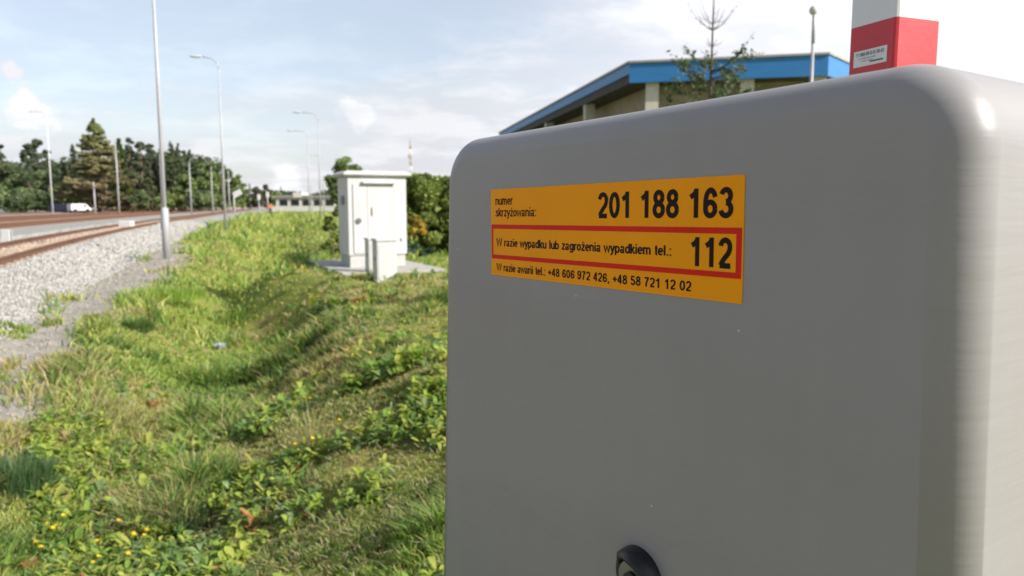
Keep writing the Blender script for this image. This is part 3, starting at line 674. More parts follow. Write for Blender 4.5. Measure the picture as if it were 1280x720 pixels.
def weeds():
    m_ = 5200; X, Y, r = polar(m_, 1.6, 16, p=1.0)
    X2, Y2, r2 = polar(9000, 2.2, 7, a0=-34, a1=4); X = np.r_[X, X2]; Y = np.r_[Y, Y2]; r = np.r_[r, r2]
    keep = free(X, Y) & (fbm(X * 1.3 + 21, Y * 1.3 + 7, 3) > np.where(Y < 4, .38, .43)); X, Y, r = X[keep], Y[keep], r[keep]; m_ = len(X)
    k = rng.integers(5, 12, m_); idx = np.repeat(np.arange(m_), k); n = len(idx)
    sz = rng.uniform(.03, .10, m_) * (.8 + .5 * (fbm(X * 2, Y * 2) > .52)) * np.where(r < 4, np.clip(r / 4, .45, 1), np.clip(r / 6, 1, 1.6))
    broad = rng.random(m_) < .6
    L_ = np.minimum(sz[idx] * rng.uniform(.6, 1.2, n), np.where(r[idx] < 5, .06, np.where(r[idx] < 10, .085, .13))); w = L_ * np.where(broad[idx], rng.uniform(.2, .34, n), rng.uniform(.08, .16, n))
    hh = rng.uniform(.0, .09, n) * (rng.random(m_) < .6)[idx] 
    base = np.stack([X[idx], Y[idx], height(X[idx], Y[idx]) + .01 + hh], -1) + rng.normal(size=(n, 3)) * [[.012, .012, .0]]
    V, Fc, S = leaf_strip(base, rng.random(n) * 6.283, L_, w, rng.uniform(.3, 1.3, n), rng.uniform(.2, 1.1, n))
    pal = np.array([(.32, .40, .07), (.20, .31, .055), (.13, .22, .06), (.40, .42, .09), (.24, .32, .14), (.42, .20, .08)]); c = pal[rng.choice(6, m_, p=[.3, .26, .17, .17, .095, .005])][idx] * rng.uniform(.8, 1.2, (n, 1))
    o = link('weeds', np_mesh('weeds', V, Fc, S, np.repeat(c, 15, 0), smooth=True), M['grass']); tag(o, 'low broad leaved weeds growing through the grass', 'weeds', kind='stuff')
weeds()
def litter():
    """dry stalks, straw and small fallen leaves"""
    X, Y, r = polar(26000, 1.8, 14); f = free(X, Y); X, Y, r = X[f], Y[f], r[f]; _, dry, _ = patch_col(X, Y); k = (dry > .52) | (rng.random(len(X)) < .12); X, Y, r = X[k], Y[k], r[k]; n = len(X)
    L_ = rng.uniform(.015, .06, n); az = rng.random(n) * 6.283; el = rng.uniform(0, .5, n); w = rng.uniform(.0015, .004, n) * np.clip(r / 4, 1, 3)
    b = np.stack([X, Y, height(X, Y) + .012 + rng.random(n) * .05], -1); d = np.stack([np.cos(az) * np.cos(el), np.sin(az) * np.cos(el), np.sin(el)], -1) * L_[:, None]; s = np.stack([-np.sin(az), np.cos(az), az * 0], -1) * w[:, None]
    V = np.stack([b - s, b + s, b + d + s * .5, b + d - s * .5], 1); c = np.array([(.42, .34, .19), (.30, .22, .11), (.48, .42, .27)])[rng.integers(0, 3, n)] * rng.uniform(.7, 1.2, (n, 1))
    o = link('straw', np_mesh('straw', V.reshape(-1, 3), np.arange(4 * n), np.full(n, 4), np.repeat(c, 4, 0)), M['grass']); tag(o, 'dry cut straw lying on the grass', 'straw', kind='stuff')
litter()
def tuft(name, px, py, n, L0, w0, col, label, spread=.09, zoff=0):
    P = at_z(px, py, -.35); 
    for _ in range(6): P = at_z(px, py, hz(P.x, P.y))
    az = rng.random(n) * 6.283; q = rng.random(n) ** .5 * spread; b = np.stack([np.cos(az) * q, np.sin(az) * q, 0 * az - .02], -1)
    L_ = L0 * rng.uniform(.5, 1.1, n); az2 = az + rng.normal(size=n) * .5; tilt = rng.uniform(.05, .8, n); w = w0 * rng.uniform(.6, 1.2, n)
    sd_ = np.stack([-np.sin(az2), np.cos(az2), 0 * az], -1) * w[:, None]; V = []
    for s, ww in ((0, 1), (.4, .9), (.75, .6), (1, .05)):
        c = b + np.stack([np.cos(az2) * L_ * s * s * np.sin(tilt), np.sin(az2) * L_ * s * s * np.sin(tilt), L_ * s * np.cos(tilt * s)], -1); V += [c - sd_ * ww, c + sd_ * ww]
    V = np.stack(V, 1); f = np.array([[0, 1, 3, 2], [2, 3, 5, 4], [4, 5, 7, 6]]); Fc = (f[None] + (np.arange(n) * 8)[:, None, None]).ravel()
    o = link(name, np_mesh(name, V.reshape(-1, 3), Fc, np.full(3 * n, 4), np.repeat(jitter_cols(col, n, .3, .15), 8, 0)), M['grass']); o.location = P; return tag(o, label, 'grass tuft')
tuft('sedge_tuft', 20, 610, 1100, .24, .0028, (.085, .15, .06), 'dense dark green tuft of long blades at the lower left edge', .20)
tuft('grass_tuft', 172, 412, 420, .22, .006, (.10, .17, .045), 'dark green grass tuft beside the path, left of the ditch', .22)
tuft('grass_tuft', 205, 372, 900, .22, .007, (.24, .36, .06), 'bright green wide grass clump below the nearest lamp pole', .7)
tuft('grass_tuft', 225, 668, 420, .22, .004, (.05, .09, .03), 'dark grass clump low in the ditch near the yellow flowers', .16)
tuft('tall_grass_tuft', 388, 560, 60, .42, .003, (.36, .33, .16), 'tall thin straw coloured grass stalks in the middle of the ditch bank', .12)
# yellow flowers, each its own plant
M['petal'] = mat('yellow_petal', (.85, .60, .01), .6, noise=.2, nscale=80); M['stem'] = mat('green_stem', (.10, .16, .04), .7, noise=.3, nscale=30)
def flower_proto():
    t = empty('wildflower', (0, 0, 0), 0, 'small yellow wildflower on a thin stem in the ditch grass', 'wildflower', 'yellow wildflowers in the ditch grass')
    mb = MB(); mb.tube([(0, 0, -.02), (.008, 0, .08), (0, .005, .15)], [.0022, .0018, .0014], 5); mb.build('stem', M['stem'], t)
    bm = bmesh.new(); c = bm.verts.new((0, .005, .152))
    for ring, (n, L_, zz_) in enumerate(((9, .013, .002), (8, .009, .007))):
        for i in range(n):
            a = 6.283 * i / n + ring * .3; d = Vector((math.cos(a), math.sin(a), 0)); s = Vector((-d.y, d.x, 0)); b = Vector((0, .005, .152 + ring * .001))
            bm.faces.new([bm.verts.new(b + d * .001 - s * .001), bm.verts.new(b + d * L_ - s * .0035 + Vector((0, 0, zz_))), bm.verts.new(b + d * L_ * 1.15 + Vector((0, 0, zz_))), bm.verts.new(b + d * L_ + s * .0035 + Vector((0, 0, zz_))), bm.verts.new(b + d * .001 + s * .001)])
    bm.verts.remove(c); me = bpy.data.meshes.new('flower_head'); bm.to_mesh(me); bm.free(); link('flower_head', me, M['petal'], t); return t
fp = flower_proto()
def copy_tree(o, parent=None):
    c = o.copy(); COL.objects.link(c)
    if parent: c.parent = parent
    for ch in o.children: copy_tree(ch, c)
    return c
FL = [(56, 650), (63, 652), (75, 650), (80, 636), (46, 680), (51, 677), (116, 690), (116, 697), (130, 668), (165, 663), (167, 660), (180, 663), (178, 661), (155, 686), (288, 627), (165, 629), (145, 645), (377, 495), (383, 497), (420, 519), (417, 521), (400, 463), (398, 464), (430, 442), (436, 443), (462, 438), (390, 541), (372, 548)]
for i, (a, b) in enumerate(FL):
    P = at_z(a, b, -.3)
    for _ in range(8): P = at_z(a, b, hz(P.x, P.y) + .15)
    P.z = hz(P.x, P.y)
    o = fp if i == 0 else copy_tree(fp); o.location = P; s = random.uniform(.8, 1.2) * max(1, P.y / 5); o.scale = (s, s, max(.8, s * .8)); o.rotation_euler = (random.uniform(-.2, .2), random.uniform(-.2, .2), random.random() * 6)
# crumpled pale litter in the ditch
P = at_z(274, 411, -.6); P.z = hz(P.x, P.y) + .08
bm = bmesh.new(); bmesh.ops.create_icosphere(bm, subdivisions=3, radius=.07)
for v in bm.verts: v.co = Vector((v.co.x * 1.3, v.co.y * .8, v.co.z * .6)) * random.uniform(.65, 1.2)
me = bpy.data.meshes.new('plastic_bag'); bm.to_mesh(me); bm.free(); o = link('plastic_bag', me, mat('pale_plastic', (.36, .42, .48), .4, noise=.2, nscale=30)); o.location = P; tag(o, 'crumpled pale blue plastic litter in the ditch grass', 'litter')

# ------------------------------------------------------------------ lamp poles
def lamp(px_b, py_b, py_top, label, Y=None, arm=-1, r=.07, thick=0.0, arm_len=1.5, zb=None, mtl='galv', head='arm'):
    if Y is None:
        P = at_z(px_b, py_b, -.3)
        for _ in range(5): P = at_z(px_b, py_b, hz(P.x, P.y))
    else: P = at_y(px_b, py_b, Y)
    z0 = hz(P.x, P.y) - .05; top = at_y(px_b, py_top, P.y).z if py_top is not None else z0 + 10.4
    t = empty('lamp_pole', (P.x, P.y, z0), 0, label, 'lamp pole'); H = top - z0
    mb = MB(); mb.tube([(0, 0, 0), (0, 0, H * .5), (0, 0, H - .75)], [r * 1.1, r * .82, r * .55], 14)
    if head == 'arm':
        c = [(0, 0, H - .75)] + [(arm * .65 * (1 - math.cos(a)), 0, H - .75 + .65 * math.sin(a)) for a in [R(k * 15) for k in range(1, 7)]] + [(arm * arm_len, 0, H - .03)]
        mb.tube(c, [r * .50] * (len(c) - 1) + [r * .45], 10); mb.build('pole', M[mtl], t)
        mb = MB(); mb.sphere((arm * (arm_len + .32), 0, H - .03), 1, .38, .14, .075); mb.build('lamp_head', M['grey_white'], t)
    else:
        mb.tube([(0, 0, H - .76), (0, 0, H)], r * .62, 10); mb.build('pole', M[mtl], t)
    if thick:
        mb = MB(); mb.tube([(0, 0, -.1), (0, 0, 1.55), (0, 0, 1.62)], [r * 1.85, r * 1.8, r * 1.1], 16); mb.build('pole_base', M[mtl], t)
        mb = MB(); mb.tube([(0, 0, -.08), (0, 0, .08)], r * 3.4, 16); mb.build('footing', M['concrete'], t)
        mb = MB(); mb.box((-r * 3.2, -.09, .98), (-r * 2.0, .04, 1.16), bev=.01); mb.build('junction_box', M['white_paint'], t)
    return t
lamp(209, 325, None, 'nearest and thickest grey lamp pole at the path edge, cut by the picture top', r=.060, thick=1)
lamp(282, 290, 70, 'grey lamp pole with a bent arm at the ballast edge, second nearest pole', r=.066, arm_len=1.0)
lamp(401, 275, 140, 'thin lamp pole with an arm pointing left, closest pole to the white cabinet', r=.058)
lamp(387, 271, 163, 'thin lamp pole just left of the pole beside the white cabinet', r=.06)
lamp(405, 268, 194, 'faint distant lamp pole directly behind the pole beside the white cabinet', Y=120, r=.065)
lamp(390, 266, 208, 'shortest of the faint distant poles left of the white cabinet', Y=140, r=.07)
lamp(66, 263, 139, 'lamp pole beyond the tracks near the left edge, with its head above the pines', Y=95, r=.085, arm=-1, mtl='grey_white')
lamp(149, 262, 172, 'plain mast beyond the tracks directly right of the big brown spruce', Y=95, r=.10, head='none')
lamp(203, 260, 186, 'thin mast beyond the tracks half hidden by the nearest lamp pole', Y=100, r=.10, head='none')
lamp(239, 259, 197, 'lamp mast with a pale head before the dark conifers, right of the nearest pole', Y=105, r=.10, arm_len=.6, arm=1)
lamp(266, 259, 208, 'thin mast in front of the dark trees directly left of the second lamp pole', Y=110, r=.09, head='none')
lamp(119, 261, 228, 'short mast in front of the trunk of the big brown spruce', Y=95, r=.11, head='none')
lamp(287, 259, 214, 'thin mast directly right of the second lamp pole', Y=120, r=.10, head='none')
lamp(1004, 330, 12, 'grey lamp post with a round head in front of the blue roofed building', Y=17.6, r=.062, head='none', mtl='galv')
lp = at_y(1017, 13, 17.6); t = [o for o in COL.objects if o.name.startswith('lamp_pole')][-1]
mb = MB(); mb.sphere(lp - t.location, .10, 1, 1, 1.1); mb.build('lamp_head', M['grey_white'], t)
# leaning white panel sign and small far signals
P = at_y(293, 259, 105); t = empty('track_sign', (P.x, P.y, 0), 0, 'white panel on a post beyond the tracks, right of the second lamp pole', 'sign')
mb = MB(); mb.tube([(0, 0, 0), (0, 0, 2.6)], .07, 8); mb.build('post', M['grey_white'], t)
mb = MB(); mb.box((-.6, -.04, -.4), (.6, .04, .4), M=Matrix.Translation((.5, 0, 2.9)) @ Matrix.Rotation(R(-28), 4, 'Y')); mb.build('panel', M['white_paint'], t)
for px, py0, lab in ((324, 243, 'small far signal with a white head left of the person in orange'), (335, 240, 'thin far signal post directly behind the person in orange')):
    P = at_y(px, 262, 125); t = empty('signal_post', (P.x, P.y, 0), 0, lab, 'signal post'); top = at_y(px, py0, 125).z
    mb = MB(); mb.tube([(0, 0, 0), (0, 0, top - .3)], .07, 8); mb.build('post', M['grey_white'], t)
    mb = MB(); mb.box((-.25, -.1, top - .9), (.25, .1, top), bev=.05); mb.build('signal_head', M['white_paint'], t)

# ------------------------------------------------------------------ white equipment cabinet on its slab
CM = Matrix.Translation((CABC[0], CABC[1], 0)) @ Matrix.Rotation(CABR, 4, 'Z')
mb = MB(); mb.box((-1.0, -1.1, -.12), (1.05, 2.3, .055), M=CM, bev=.015); o = mb.build('concrete_slab', M['concrete']); tag(o, 'flat pale concrete slab under the white cabinet', 'slab')
cab = empty('equipment_cabinet', (CABC[0], CABC[1], .055), CABR, 'tall white metal trackside cabinet with a hooded door and overhanging roof', 'cabinet')
M['cab'] = mat('cabinet_white', (.58, .575, .565), .5, noise=.10, nscale=3.5, bump=.06, bscale=30)
M['cab_plinth'] = mat('cabinet_plinth', (.50, .50, .47), .7, noise=.15, nscale=8)
W2 = .60; DP = .85; HB = 1.80
mb = MB(); mb.box((-W2, 0, .24), (W2, DP, HB), bev=.012); mb.build('cabinet_body', M['cab'], cab)
mb = MB(); mb.box((-W2 + .03, .03, 0), (-W2 + .42, DP - .03, .238)); mb.box((W2 - .42, .03, 0), (W2 - .03, DP - .03, .238)); mb.box((-W2 + .42, .10, 0), (W2 - .42, DP - .1, .238)); mb.build('plinth', M['cab_plinth'], cab)
bm = bmesh.new(); o_ = .09; rr = []
for (ex, z) in ((o_ * .55, HB + .002), (o_, HB + .035), (o_, HB + .07), (.0, HB + .115)):
    rr.append([bm.verts.new(v) for v in ((-W2 - ex, -ex, z), (W2 + ex, -ex, z), (W2 + ex, DP + ex, z), (-W2 - ex, DP + ex, z))])
bm.faces.new(rr[0][::-1]); bm.faces.new(rr[-1])
for i in range(3):
    for k in range(4): bm.faces.new((rr[i][k], rr[i][(k + 1) % 4], rr[i + 1][(k + 1) % 4], rr[i + 1][k]))
me = bpy.data.meshes.new('roof'); bm.to_mesh(me); bm.free(); rf = link('roof', me, M['cab'], cab)
mb = MB()
for x in (-.12, .12): mb.tube([(x, .3, HB + .10), (x, .3, HB + .14)], .025, 10)
mb.build('lifting_eye', M['grey_white'], rf)
mb = MB(); mb.box((-.50, -.022, .28), (.32, -.002, 1.66), bev=.006); dr = mb.build('door', M['cab'], cab)
mb = MB(); mb.box((-.145, -.034, 1.02), (-.115, -.0225, 1.20), bev=.005); mb.build('handle', M['lock_grey'], dr)
mb = MB(); mb.tube([(-.40, -.023, .93), (-.40, -.05, .93)], .055, 20); mb.tube([(-.385, -.0505, .925), (-.385, -.06, .925)], .028, 16); mb.build('lock', M['lock_grey'], dr)
mb = MB(); mb.box((-.215, -.028, .28), (-.200, -.0225, 1.60)); mb.box((.326, -.010, .28), (.334, -.002, 1.66)); mb.build('door_seam', M['cab_plinth'], dr)
mb = MB(); mb.prism([(-.32, -.10), (.36, -.10), (.36, -.003), (-.32, -.003)], 1.665, 1.705); mb.build('rain_hood', M['cab'], cab)
mb = MB(); mb.box((.46, -.012, .50), (.49, -.002, .57)); mb.build('side_latch', M['lock_grey'], cab)
mb = MB(); mb.box((-W2 - .03, .3, 1.25), (-W2 - .001, .5, 1.42), bev=.008); mb.build('vent', M['lock_grey'], cab)
# two pedestals in front of the cabinet
def pedestal(pxl, pxr, pyt, pyb, dep, label):
    Pl = at_z(pxl, pyb); Pl.z = 0; Pr = at_y(pxr, pyb, Pl.y); w = (Pr.x - Pl.x) / math.cos(CABR) * .95; H = at_y(pxl, pyt, Pl.y).z
    t = empty('cable_pedestal', (Pl.x, Pl.y, -.03), CABR, label, 'pedestal', 'white cable pedestals by the cabinet')
    mb = MB(); mb.box((0, 0, 0), (w, dep, H - .01), bev=.008); mb.build('pedestal_body', M['cab'], t)
    mb = MB(); mb.box((-.015, -.015, H - .008), (w + .015, dep + .015, H + .035), bev=.008); mb.build('cap', M['cab'], t)
    mb = MB(); mb.box((.03, -.007, .12), (w - .03, -.001, H - .08)); d = mb.build('door', M['cab'], t)
    mb = MB(); mb.box((-.008, dep * .4, H * .55), (-.001, dep * .55, H * .63)); mb.build('latch', M['lock_grey'], t)
pedestal(472, 496, 299, 354, .30, 'front white cable pedestal, the larger of the two before the cabinet')
pedestal(461.5, 474, 298, 344, .28, 'rear white cable pedestal, half hidden behind the front one')

# ------------------------------------------------------------------ shrubs right of the cabinet and small tree behind
def bush(name, px, Y, wid, h, label, col, n=9000, leaf=.06, cat='shrub', group=None, k=30):
    P = at_y(px, 300, Y); z = hz(P.x, P.y); cl = []
    for i in range(k):
        a = rng.random() * 6.283; t = rng.random(); q = wid * (rng.random() ** .5) * (1 - .45 * t * t); cl.append((math.cos(a) * q, math.sin(a) * q, h * (.08 + .85 * t), min(wid, h) * rng.uniform(.18, .30)))
    cr = clump_meshes(cl, n, leaf, col, v=.35); mb = MB()
    for c in cl[::4]: mb.tube([(0, 0, -.1), (c[0] * .4, c[1] * .4, c[2] * .5), c[:3]], [.03, .02, .006], 6)
    return make_tree(name, cr, mb, (P.x, P.y, z), label, cat, group)
GH = ((.19, .24, .055), (.14, .185, .045), (.23, .28, .065))
for i, (px, Y, w, h, lab) in enumerate([(535, 20.5, 1.15, 2.15, 'olive green shrub between the white cabinet and the grey housing'), (590, 20.8, 1.2, 2.2, 'dense shrub mostly hidden behind the upper left corner of the grey housing'), (505, 23.5, 1.0, 1.9, 'olive shrub directly behind the right edge of the white cabinet'),
                                     (660, 21.5, 1.5, 2.2, 'shrub hidden behind the sticker side of the grey housing'), (735, 22.3, 1.5, 2.2, 'last shrub of the row, in front of the blue roofed building')]):
    bush('shrub', px, Y, w, h, lab, GH, n=30000 if i < 3 else 9000, leaf=.05, k=60, group='shrubs behind the cabinet')
bush('yellow_shrub', 517, 19.1, .33, .62, 'small golden yellow leaved shrub beside the white cabinet', ((.46, .31, .04), (.38, .28, .05), (.2, .22, .05)), n=3000, leaf=.04, k=16).location.z = .50
bush('low_shrub', 517, 18.9, .55, .45, 'low blue green ground shrub under the golden one', ((.03, .08, .05), (.04, .10, .05)), n=2500, leaf=.04, k=10)
bush('tall_weed_bush', 417, 18.5, .35, .95, 'tall yellow green weeds left of the white cabinet', ((.20, .24, .05), (.14, .19, .04)), n=2500, leaf=.045, k=12)
bush('tall_weed_bush', 424, 24, .5, 1.3, 'taller weedy bush farther behind the left side of the cabinet', ((.15, .19, .04), (.11, .16, .04)), n=2500, leaf=.06, k=12)
P = at_y(431, 256, 55); cr, mb = deciduous(5.0, 1.55, n=9000, leaf=.09, col=((.17, .23, .08), (.13, .18, .07)), base=.36, k=26)
make_tree('small_broadleaf_tree', cr, mb, (P.x, P.y, 0), 'small round pale green tree just above the left corner of the white cabinet', 'tree')

# ------------------------------------------------------------------ bare young conifer behind the housing
P = at_y(889, 100, 8.0); z0 = hz(P.x, P.y); Hs = at_y(889, -14, 8.0).z - z0
t = empty('young_conifer', (P.x, P.y, z0), 0, 'thin young conifer with bare upturned top twigs in front of the blue roof', 'tree')
mb = MB(); mb.tube([(0, 0, -.1), (-.02, 0, Hs * .5), (0, 0, Hs * .8), (.0, 0, Hs)], [.035, .024, .013, .004], 8)
lv = []; ln = []
def zpx(py): return at_y(889, py, 8.0).z - z0
def twig(h0, az, L_, rise, leafy, r=.006, sub=4):
    pts = []; d = Vector((math.cos(az), math.sin(az) * .8, 0))
    for k in range(6): s = k / 5; pts.append(Vector((0, 0, h0)) + d * L_ * s + Vector((0, 0, L_ * (rise * s * s + .12 * s))))
    mb.tube(pts, [r * (1 - .8 * k / 5) for k in range(6)], 5)
    for k in range(sub):
        s = random.uniform(.3, .95); b = pts[int(s * 5)]; a2 = az + random.choice((-1, 1)) * random.uniform(.5, 1.0); l2 = L_ * random.uniform(.15, .35)
        e = b + Vector((math.cos(a2), math.sin(a2), random.uniform(.1, .6))) * l2; mb.tube([b, e], [r * .45, r * .15], 4)
        if leafy:
            for q in np.linspace(0, 1, 9): lv.append(b.lerp(e, q) + Vector(rng.normal(size=3) * .015))
    if leafy:
        for q in np.linspace(.25, 1, 15): k = min(4, int(q * 5)); lv.append(pts[k].lerp(pts[k + 1], q * 5 - k) + Vector(rng.normal(size=3) * .02))
for py, n, L_, rise in ((38, 5, .27, .95), (30, 4, .22, .9), (58, 4, .15, .4), (70, 4, .12, .3)):
    for k in range(n): twig(zpx(py), k * 6.283 / n + random.random(), L_ * random.uniform(.7, 1.15), rise, False, .0045, 3)
twig(zpx(36), .1, .30, 1.0, False, .005); twig(zpx(36), 3.0, .27, .9, False, .005)
for i in range(46):
    h = random.uniform(.7, zpx(82)); f = 1 - h / zpx(80); twig(h, random.random() * 6.283, random.uniform(.35, .5) + .4 * f, random.uniform(.25, .6), True, .006, 5)
twig(zpx(98), .2, .50, .45, True); twig(zpx(92), 3.2, .42, .35, True); twig(zpx(100), -.4, .42, .55, True)
mb.build('trunk', M['bark'], t)
lv = np.array([list(v) for v in lv]); link('crown', leaf_mesh('crown', lv, rng.uniform(.012, .024, len(lv)), jitter_cols((.10, .14, .07), len(lv), .35), aspect=1.4), M['foliage'], t)

# ------------------------------------------------------------------ building with blue fascia
M['blue'] = mat('blue_fascia', (.03, .20, .50), .45, noise=.12, nscale=1.2, stretch=(1, 1, 9))
M['render'] = mat('beige_render', (.40, .34, .26), .85, noise=.15, nscale=3, bump=.2)
M['pilaster'] = mat('cream_pilaster', (.66, .62, .54), .8, noise=.1, nscale=4)
M['roof_edge'] = mat('grey_roof_edge', (.40, .38, .35), .6, noise=.2, nscale=3)
M['soffit'] = mat('dark_soffit', (.07, .065, .06), .8, noise=.3, nscale=3)
A = Vector((3.87, 25.0)); B_ = Vector((9.83, 23.6)); A2 = A + Vector((-.196, 1)) * 24; Cc = B_ + Vector((6.0, 6.85)); C2 = Vector((Cc.x + 3, 50))
poly = [A, B_, Cc, C2, A2]; cen = sum(poly, Vector((0, 0))) / 5
ZT = 5.93; ZF = 5.30
bld = empty('low_building', (cen.x, cen.y, 0), 0, 'low beige building with a bright blue roof fascia behind the grey housing', 'building')
def rel(ps): return [(p.x - cen.x, p.y - cen.y) for p in ps]
def inset(ps, d):
    n = len(ps); o = []
    for i in range(n):
        a = (ps[i] - ps[i - 1]).normalized(); b = (ps[(i + 1) % n] - ps[i]).normalized(); na = Vector((-a.y, a.x)); nb = Vector((-b.y, b.x)); m_ = (na + nb).normalized(); o.append(ps[i] + m_ * d / m_.dot(na))
    return o
mb = MB(); mb.prism(rel(inset(poly, 1.0)), 0, ZF + .011); mb.build('wall', M['render'], bld)
mb = MB(); o1 = rel(poly); i1 = rel(inset(poly, .12))
for i in range(5):
    j = (i + 1) % 5; mb.prism([o1[i], o1[j], i1[j], i1[i]], ZT - .34 if i in (3, 4) else ZF, ZT)
mb.build('fascia', M['blue'], bld)
mb = MB(); q1 = rel(inset(poly, .05)); q2 = rel(inset(poly, .25))
for i in (3, 4): j = (i + 1) % 5; mb.prism([q1[i], q1[j], q2[j], q2[i]], ZF, ZT - .343)
mb.build('eave_beam', M['soffit'], bld)
mb = MB(); o2 = rel(inset(poly, -.05)); i2 = rel(inset(poly, .5))
mb.prism(o2, ZT + .003, ZT + .07); mb.build('roof_edge', M['roof_edge'], bld)
mb = MB(); mb.prism(rel(inset(poly, .26)), ZF + .012, ZF + .10); mb.build('soffit', M['soffit'], bld)
mb = MB(); bm = mb.bm; rg = [bm.verts.new((p[0], p[1], ZT + .072)) for p in rel(inset(poly, .3))]; ap = bm.verts.new((0, 0, ZT + .5)); [bm.faces.new((rg[i], rg[(i + 1) % 5], ap)) for i in range(5)]; mb.build('roof', M['roof_edge'], bld)
ins = inset(poly, .35)
def pil(p, d, w=.42):
    d = d.normalized(); T = Matrix(((d.x, -d.y, 0, p.x - cen.x), (d.y, d.x, 0, p.y - cen.y), (0, 0, 1, 0), (0, 0, 0, 1))); mb = MB(); mb.box((-w / 2, -.15, 0), (w / 2, .25, ZF + .055), M=T); mb.build('pilaster', M['pilaster'], bld)
AB = (ins[1] - ins[0])
for s in (.09, .62): pil(ins[0] + AB * s, AB)
pil(ins[1], AB)
LD = ins[4] - ins[0]
for s in (.22, .50, .78): pil(ins[0] + LD * s, LD, .28)
for s in (.35, .86):
    p = ins[0] + AB * s; w_ = inset(poly, 1.0); q = w_[0] + (w_[1] - w_[0]) * s; d = AB.normalized(); T = Matrix(((d.x, -d.y, 0, q.x - cen.x), (d.y, d.x, 0, q.y - cen.y), (0, 0, 1, 0), (0, 0, 0, 1)))
    mb = MB(); mb.box((-.7, -.04, 1.1), (.7, -.003, 2.7), M=T); wf = mb.build('window', M['pilaster'], bld); mb = MB(); mb.box((-.62, -.05, 1.18), (.62, -.041, 2.62), M=T); mb.build('pane', M['glass'], wf)

# ------------------------------------------------------------------ far mast, station, vehicles, person
P = at_y(514, 256, 380); t = empty('radio_mast', (P.x, P.y, 0), 0, 'slim red and white radio mast rising above the shrubs right of the white cabinet', 'mast'); Hm = at_y(514, 176, 380).z
M['mast_red'] = mat('mast_red', (.50, .36, .34), .6, noise=.1)
nb_ = 8
for i in range(nb_):
    z0_, z1_ = Hm * i / nb_, Hm * (i + 1) / nb_; mb = MB(); hw = .55 - .25 * i / nb_
    for sx in (-1, 1):
        for sy in (-1, 1): mb.tube([(sx * hw, sy * hw, z0_), (sx * hw, sy * hw, z1_)], .16, 5)
    for k in range(3):
        za, zb_ = z0_ + (z1_ - z0_) * k / 3, z0_ + (z1_ - z0_) * (k + 1) / 3
        for sx in (-1, 1): mb.tube([(-hw, sx * hw, za), (hw, sx * hw, zb_)], .10, 4); mb.tube([(sx * hw, hw, za), (sx * hw, -hw, zb_)], .10, 4)
    mb.build('mast_section', M['mast_red'] if i % 2 else M['white_paint'], t)
mb = MB(); mb.tube([(0, 0, Hm), (0, 0, Hm + 3)], .12, 6)
for s in (-1, 1): mb.box((s * .9 - .2, -.2, Hm - 9), (s * .9 + .2, .2, Hm - 7))
mb.build('antenna', M['grey_white'], t)

P0 = at_y(345, 256, 175); P1 = at_y(432, 256, 175); wd = P1.x - P0.x
stn = empty('station_building', ((P0.x + P1.x) / 2, 175, 0), 0, 'long low white station building in the far distance, left of the cabinet', 'building')
M['station'] = mat('station_wall', (.60, .58, .56), .8, noise=.1, nscale=.5); M['st_roof'] = mat('station_roof', (.28, .27, .28), .7, noise=.2, nscale=.5)
h2 = wd / 2
mb = MB(); mb.box((-h2, 0, 0), (h2, 9, 3.0)); mb.box((-h2 + 4.2, -.6, 3.002), (-h2 + 6.3, 6, 4.2)); mb.build('wall', M['station'], stn)
mb = MB(); mb.prism([(-h2 - .3, -.5), (h2 + .3, -.5), (h2 + .3, 9.5), (-h2 - .3, 9.5)], 3.003, 3.5); mb.build('roof', M['st_roof'], stn)
k = -h2 + .8
for i in range(6):
    w_ = 2.1; mb = MB(); mb.box((k, -.06, 1.0), (k + w_, -.003, 2.6)); wf = mb.build('window', M['white_paint'], stn); mb = MB(); mb.box((k + .1, -.09, 1.1), (k + w_ - .1, -.061, 2.5)); mb.build('pane', M['glass'], wf); k += 2.7
mb = MB(); mb.box((-9, 0, 0), (9, .25, 1.0)); o = mb.build('low_wall', M['station']); P = at_y(392, 260, 150); o.location = (P.x, 150, 0); tag(o, 'long low pale wall in front of the far station building', 'wall')

def car(px, Y, Lc, Wc, Hc, m, label, cat, van):
    P = at_y(px, 260, Y); z = hz(P.x, P.y); t = empty(cat.replace(' ', '_'), (P.x, P.y, z), R(55 if van else 8), label, cat)
    if van: prof = [(-Lc / 2, .35), (-Lc / 2, Hc), (Lc * .25, Hc), (Lc * .38, Hc * .6), (Lc / 2, Hc * .5), (Lc / 2, .35)]
    else: prof = [(-Lc / 2, .3), (-Lc / 2, Hc * .62), (-Lc * .38, Hc * .95), (-Lc * .2, Hc), (Lc * .1, Hc), (Lc * .25, Hc * .62), (Lc * .47, Hc * .55), (Lc / 2, .3)]
    mb = MB(); a = [mb.bm.verts.new((x, -Wc / 2, zz_)) for x, zz_ in prof]; b = [mb.bm.verts.new((x, Wc / 2, zz_)) for x, zz_ in prof]; n = len(a)
    mb.bm.faces.new(a); mb.bm.faces.new(b[::-1]); [mb.bm.faces.new((a[i], b[i], b[(i + 1) % n], a[(i + 1) % n])) for i in range(n)]
    bmesh.ops.bevel(mb.bm, geom=list(mb.bm.edges), offset=.05, segments=2, affect='EDGES'); mb.build('car_body', m, t)
    for sx in (-.3, .3):
        for sy in (-1, 1):
            mb = MB(); mb.tube([(Lc * sx, sy * (Wc / 2 - .2), .32), (Lc * sx, sy * (Wc / 2 + .01), .32)], .33, 16); mb.build('wheel', M['black'], t)
    mb = MB(); mb.box((Lc * (.12 if van else -.2), -Wc / 2 - .008, Hc * .62), (Lc * (.24 if van else .08), -Wc / 2 - .001, Hc * .88)); mb.build('window', M['glass'], t)
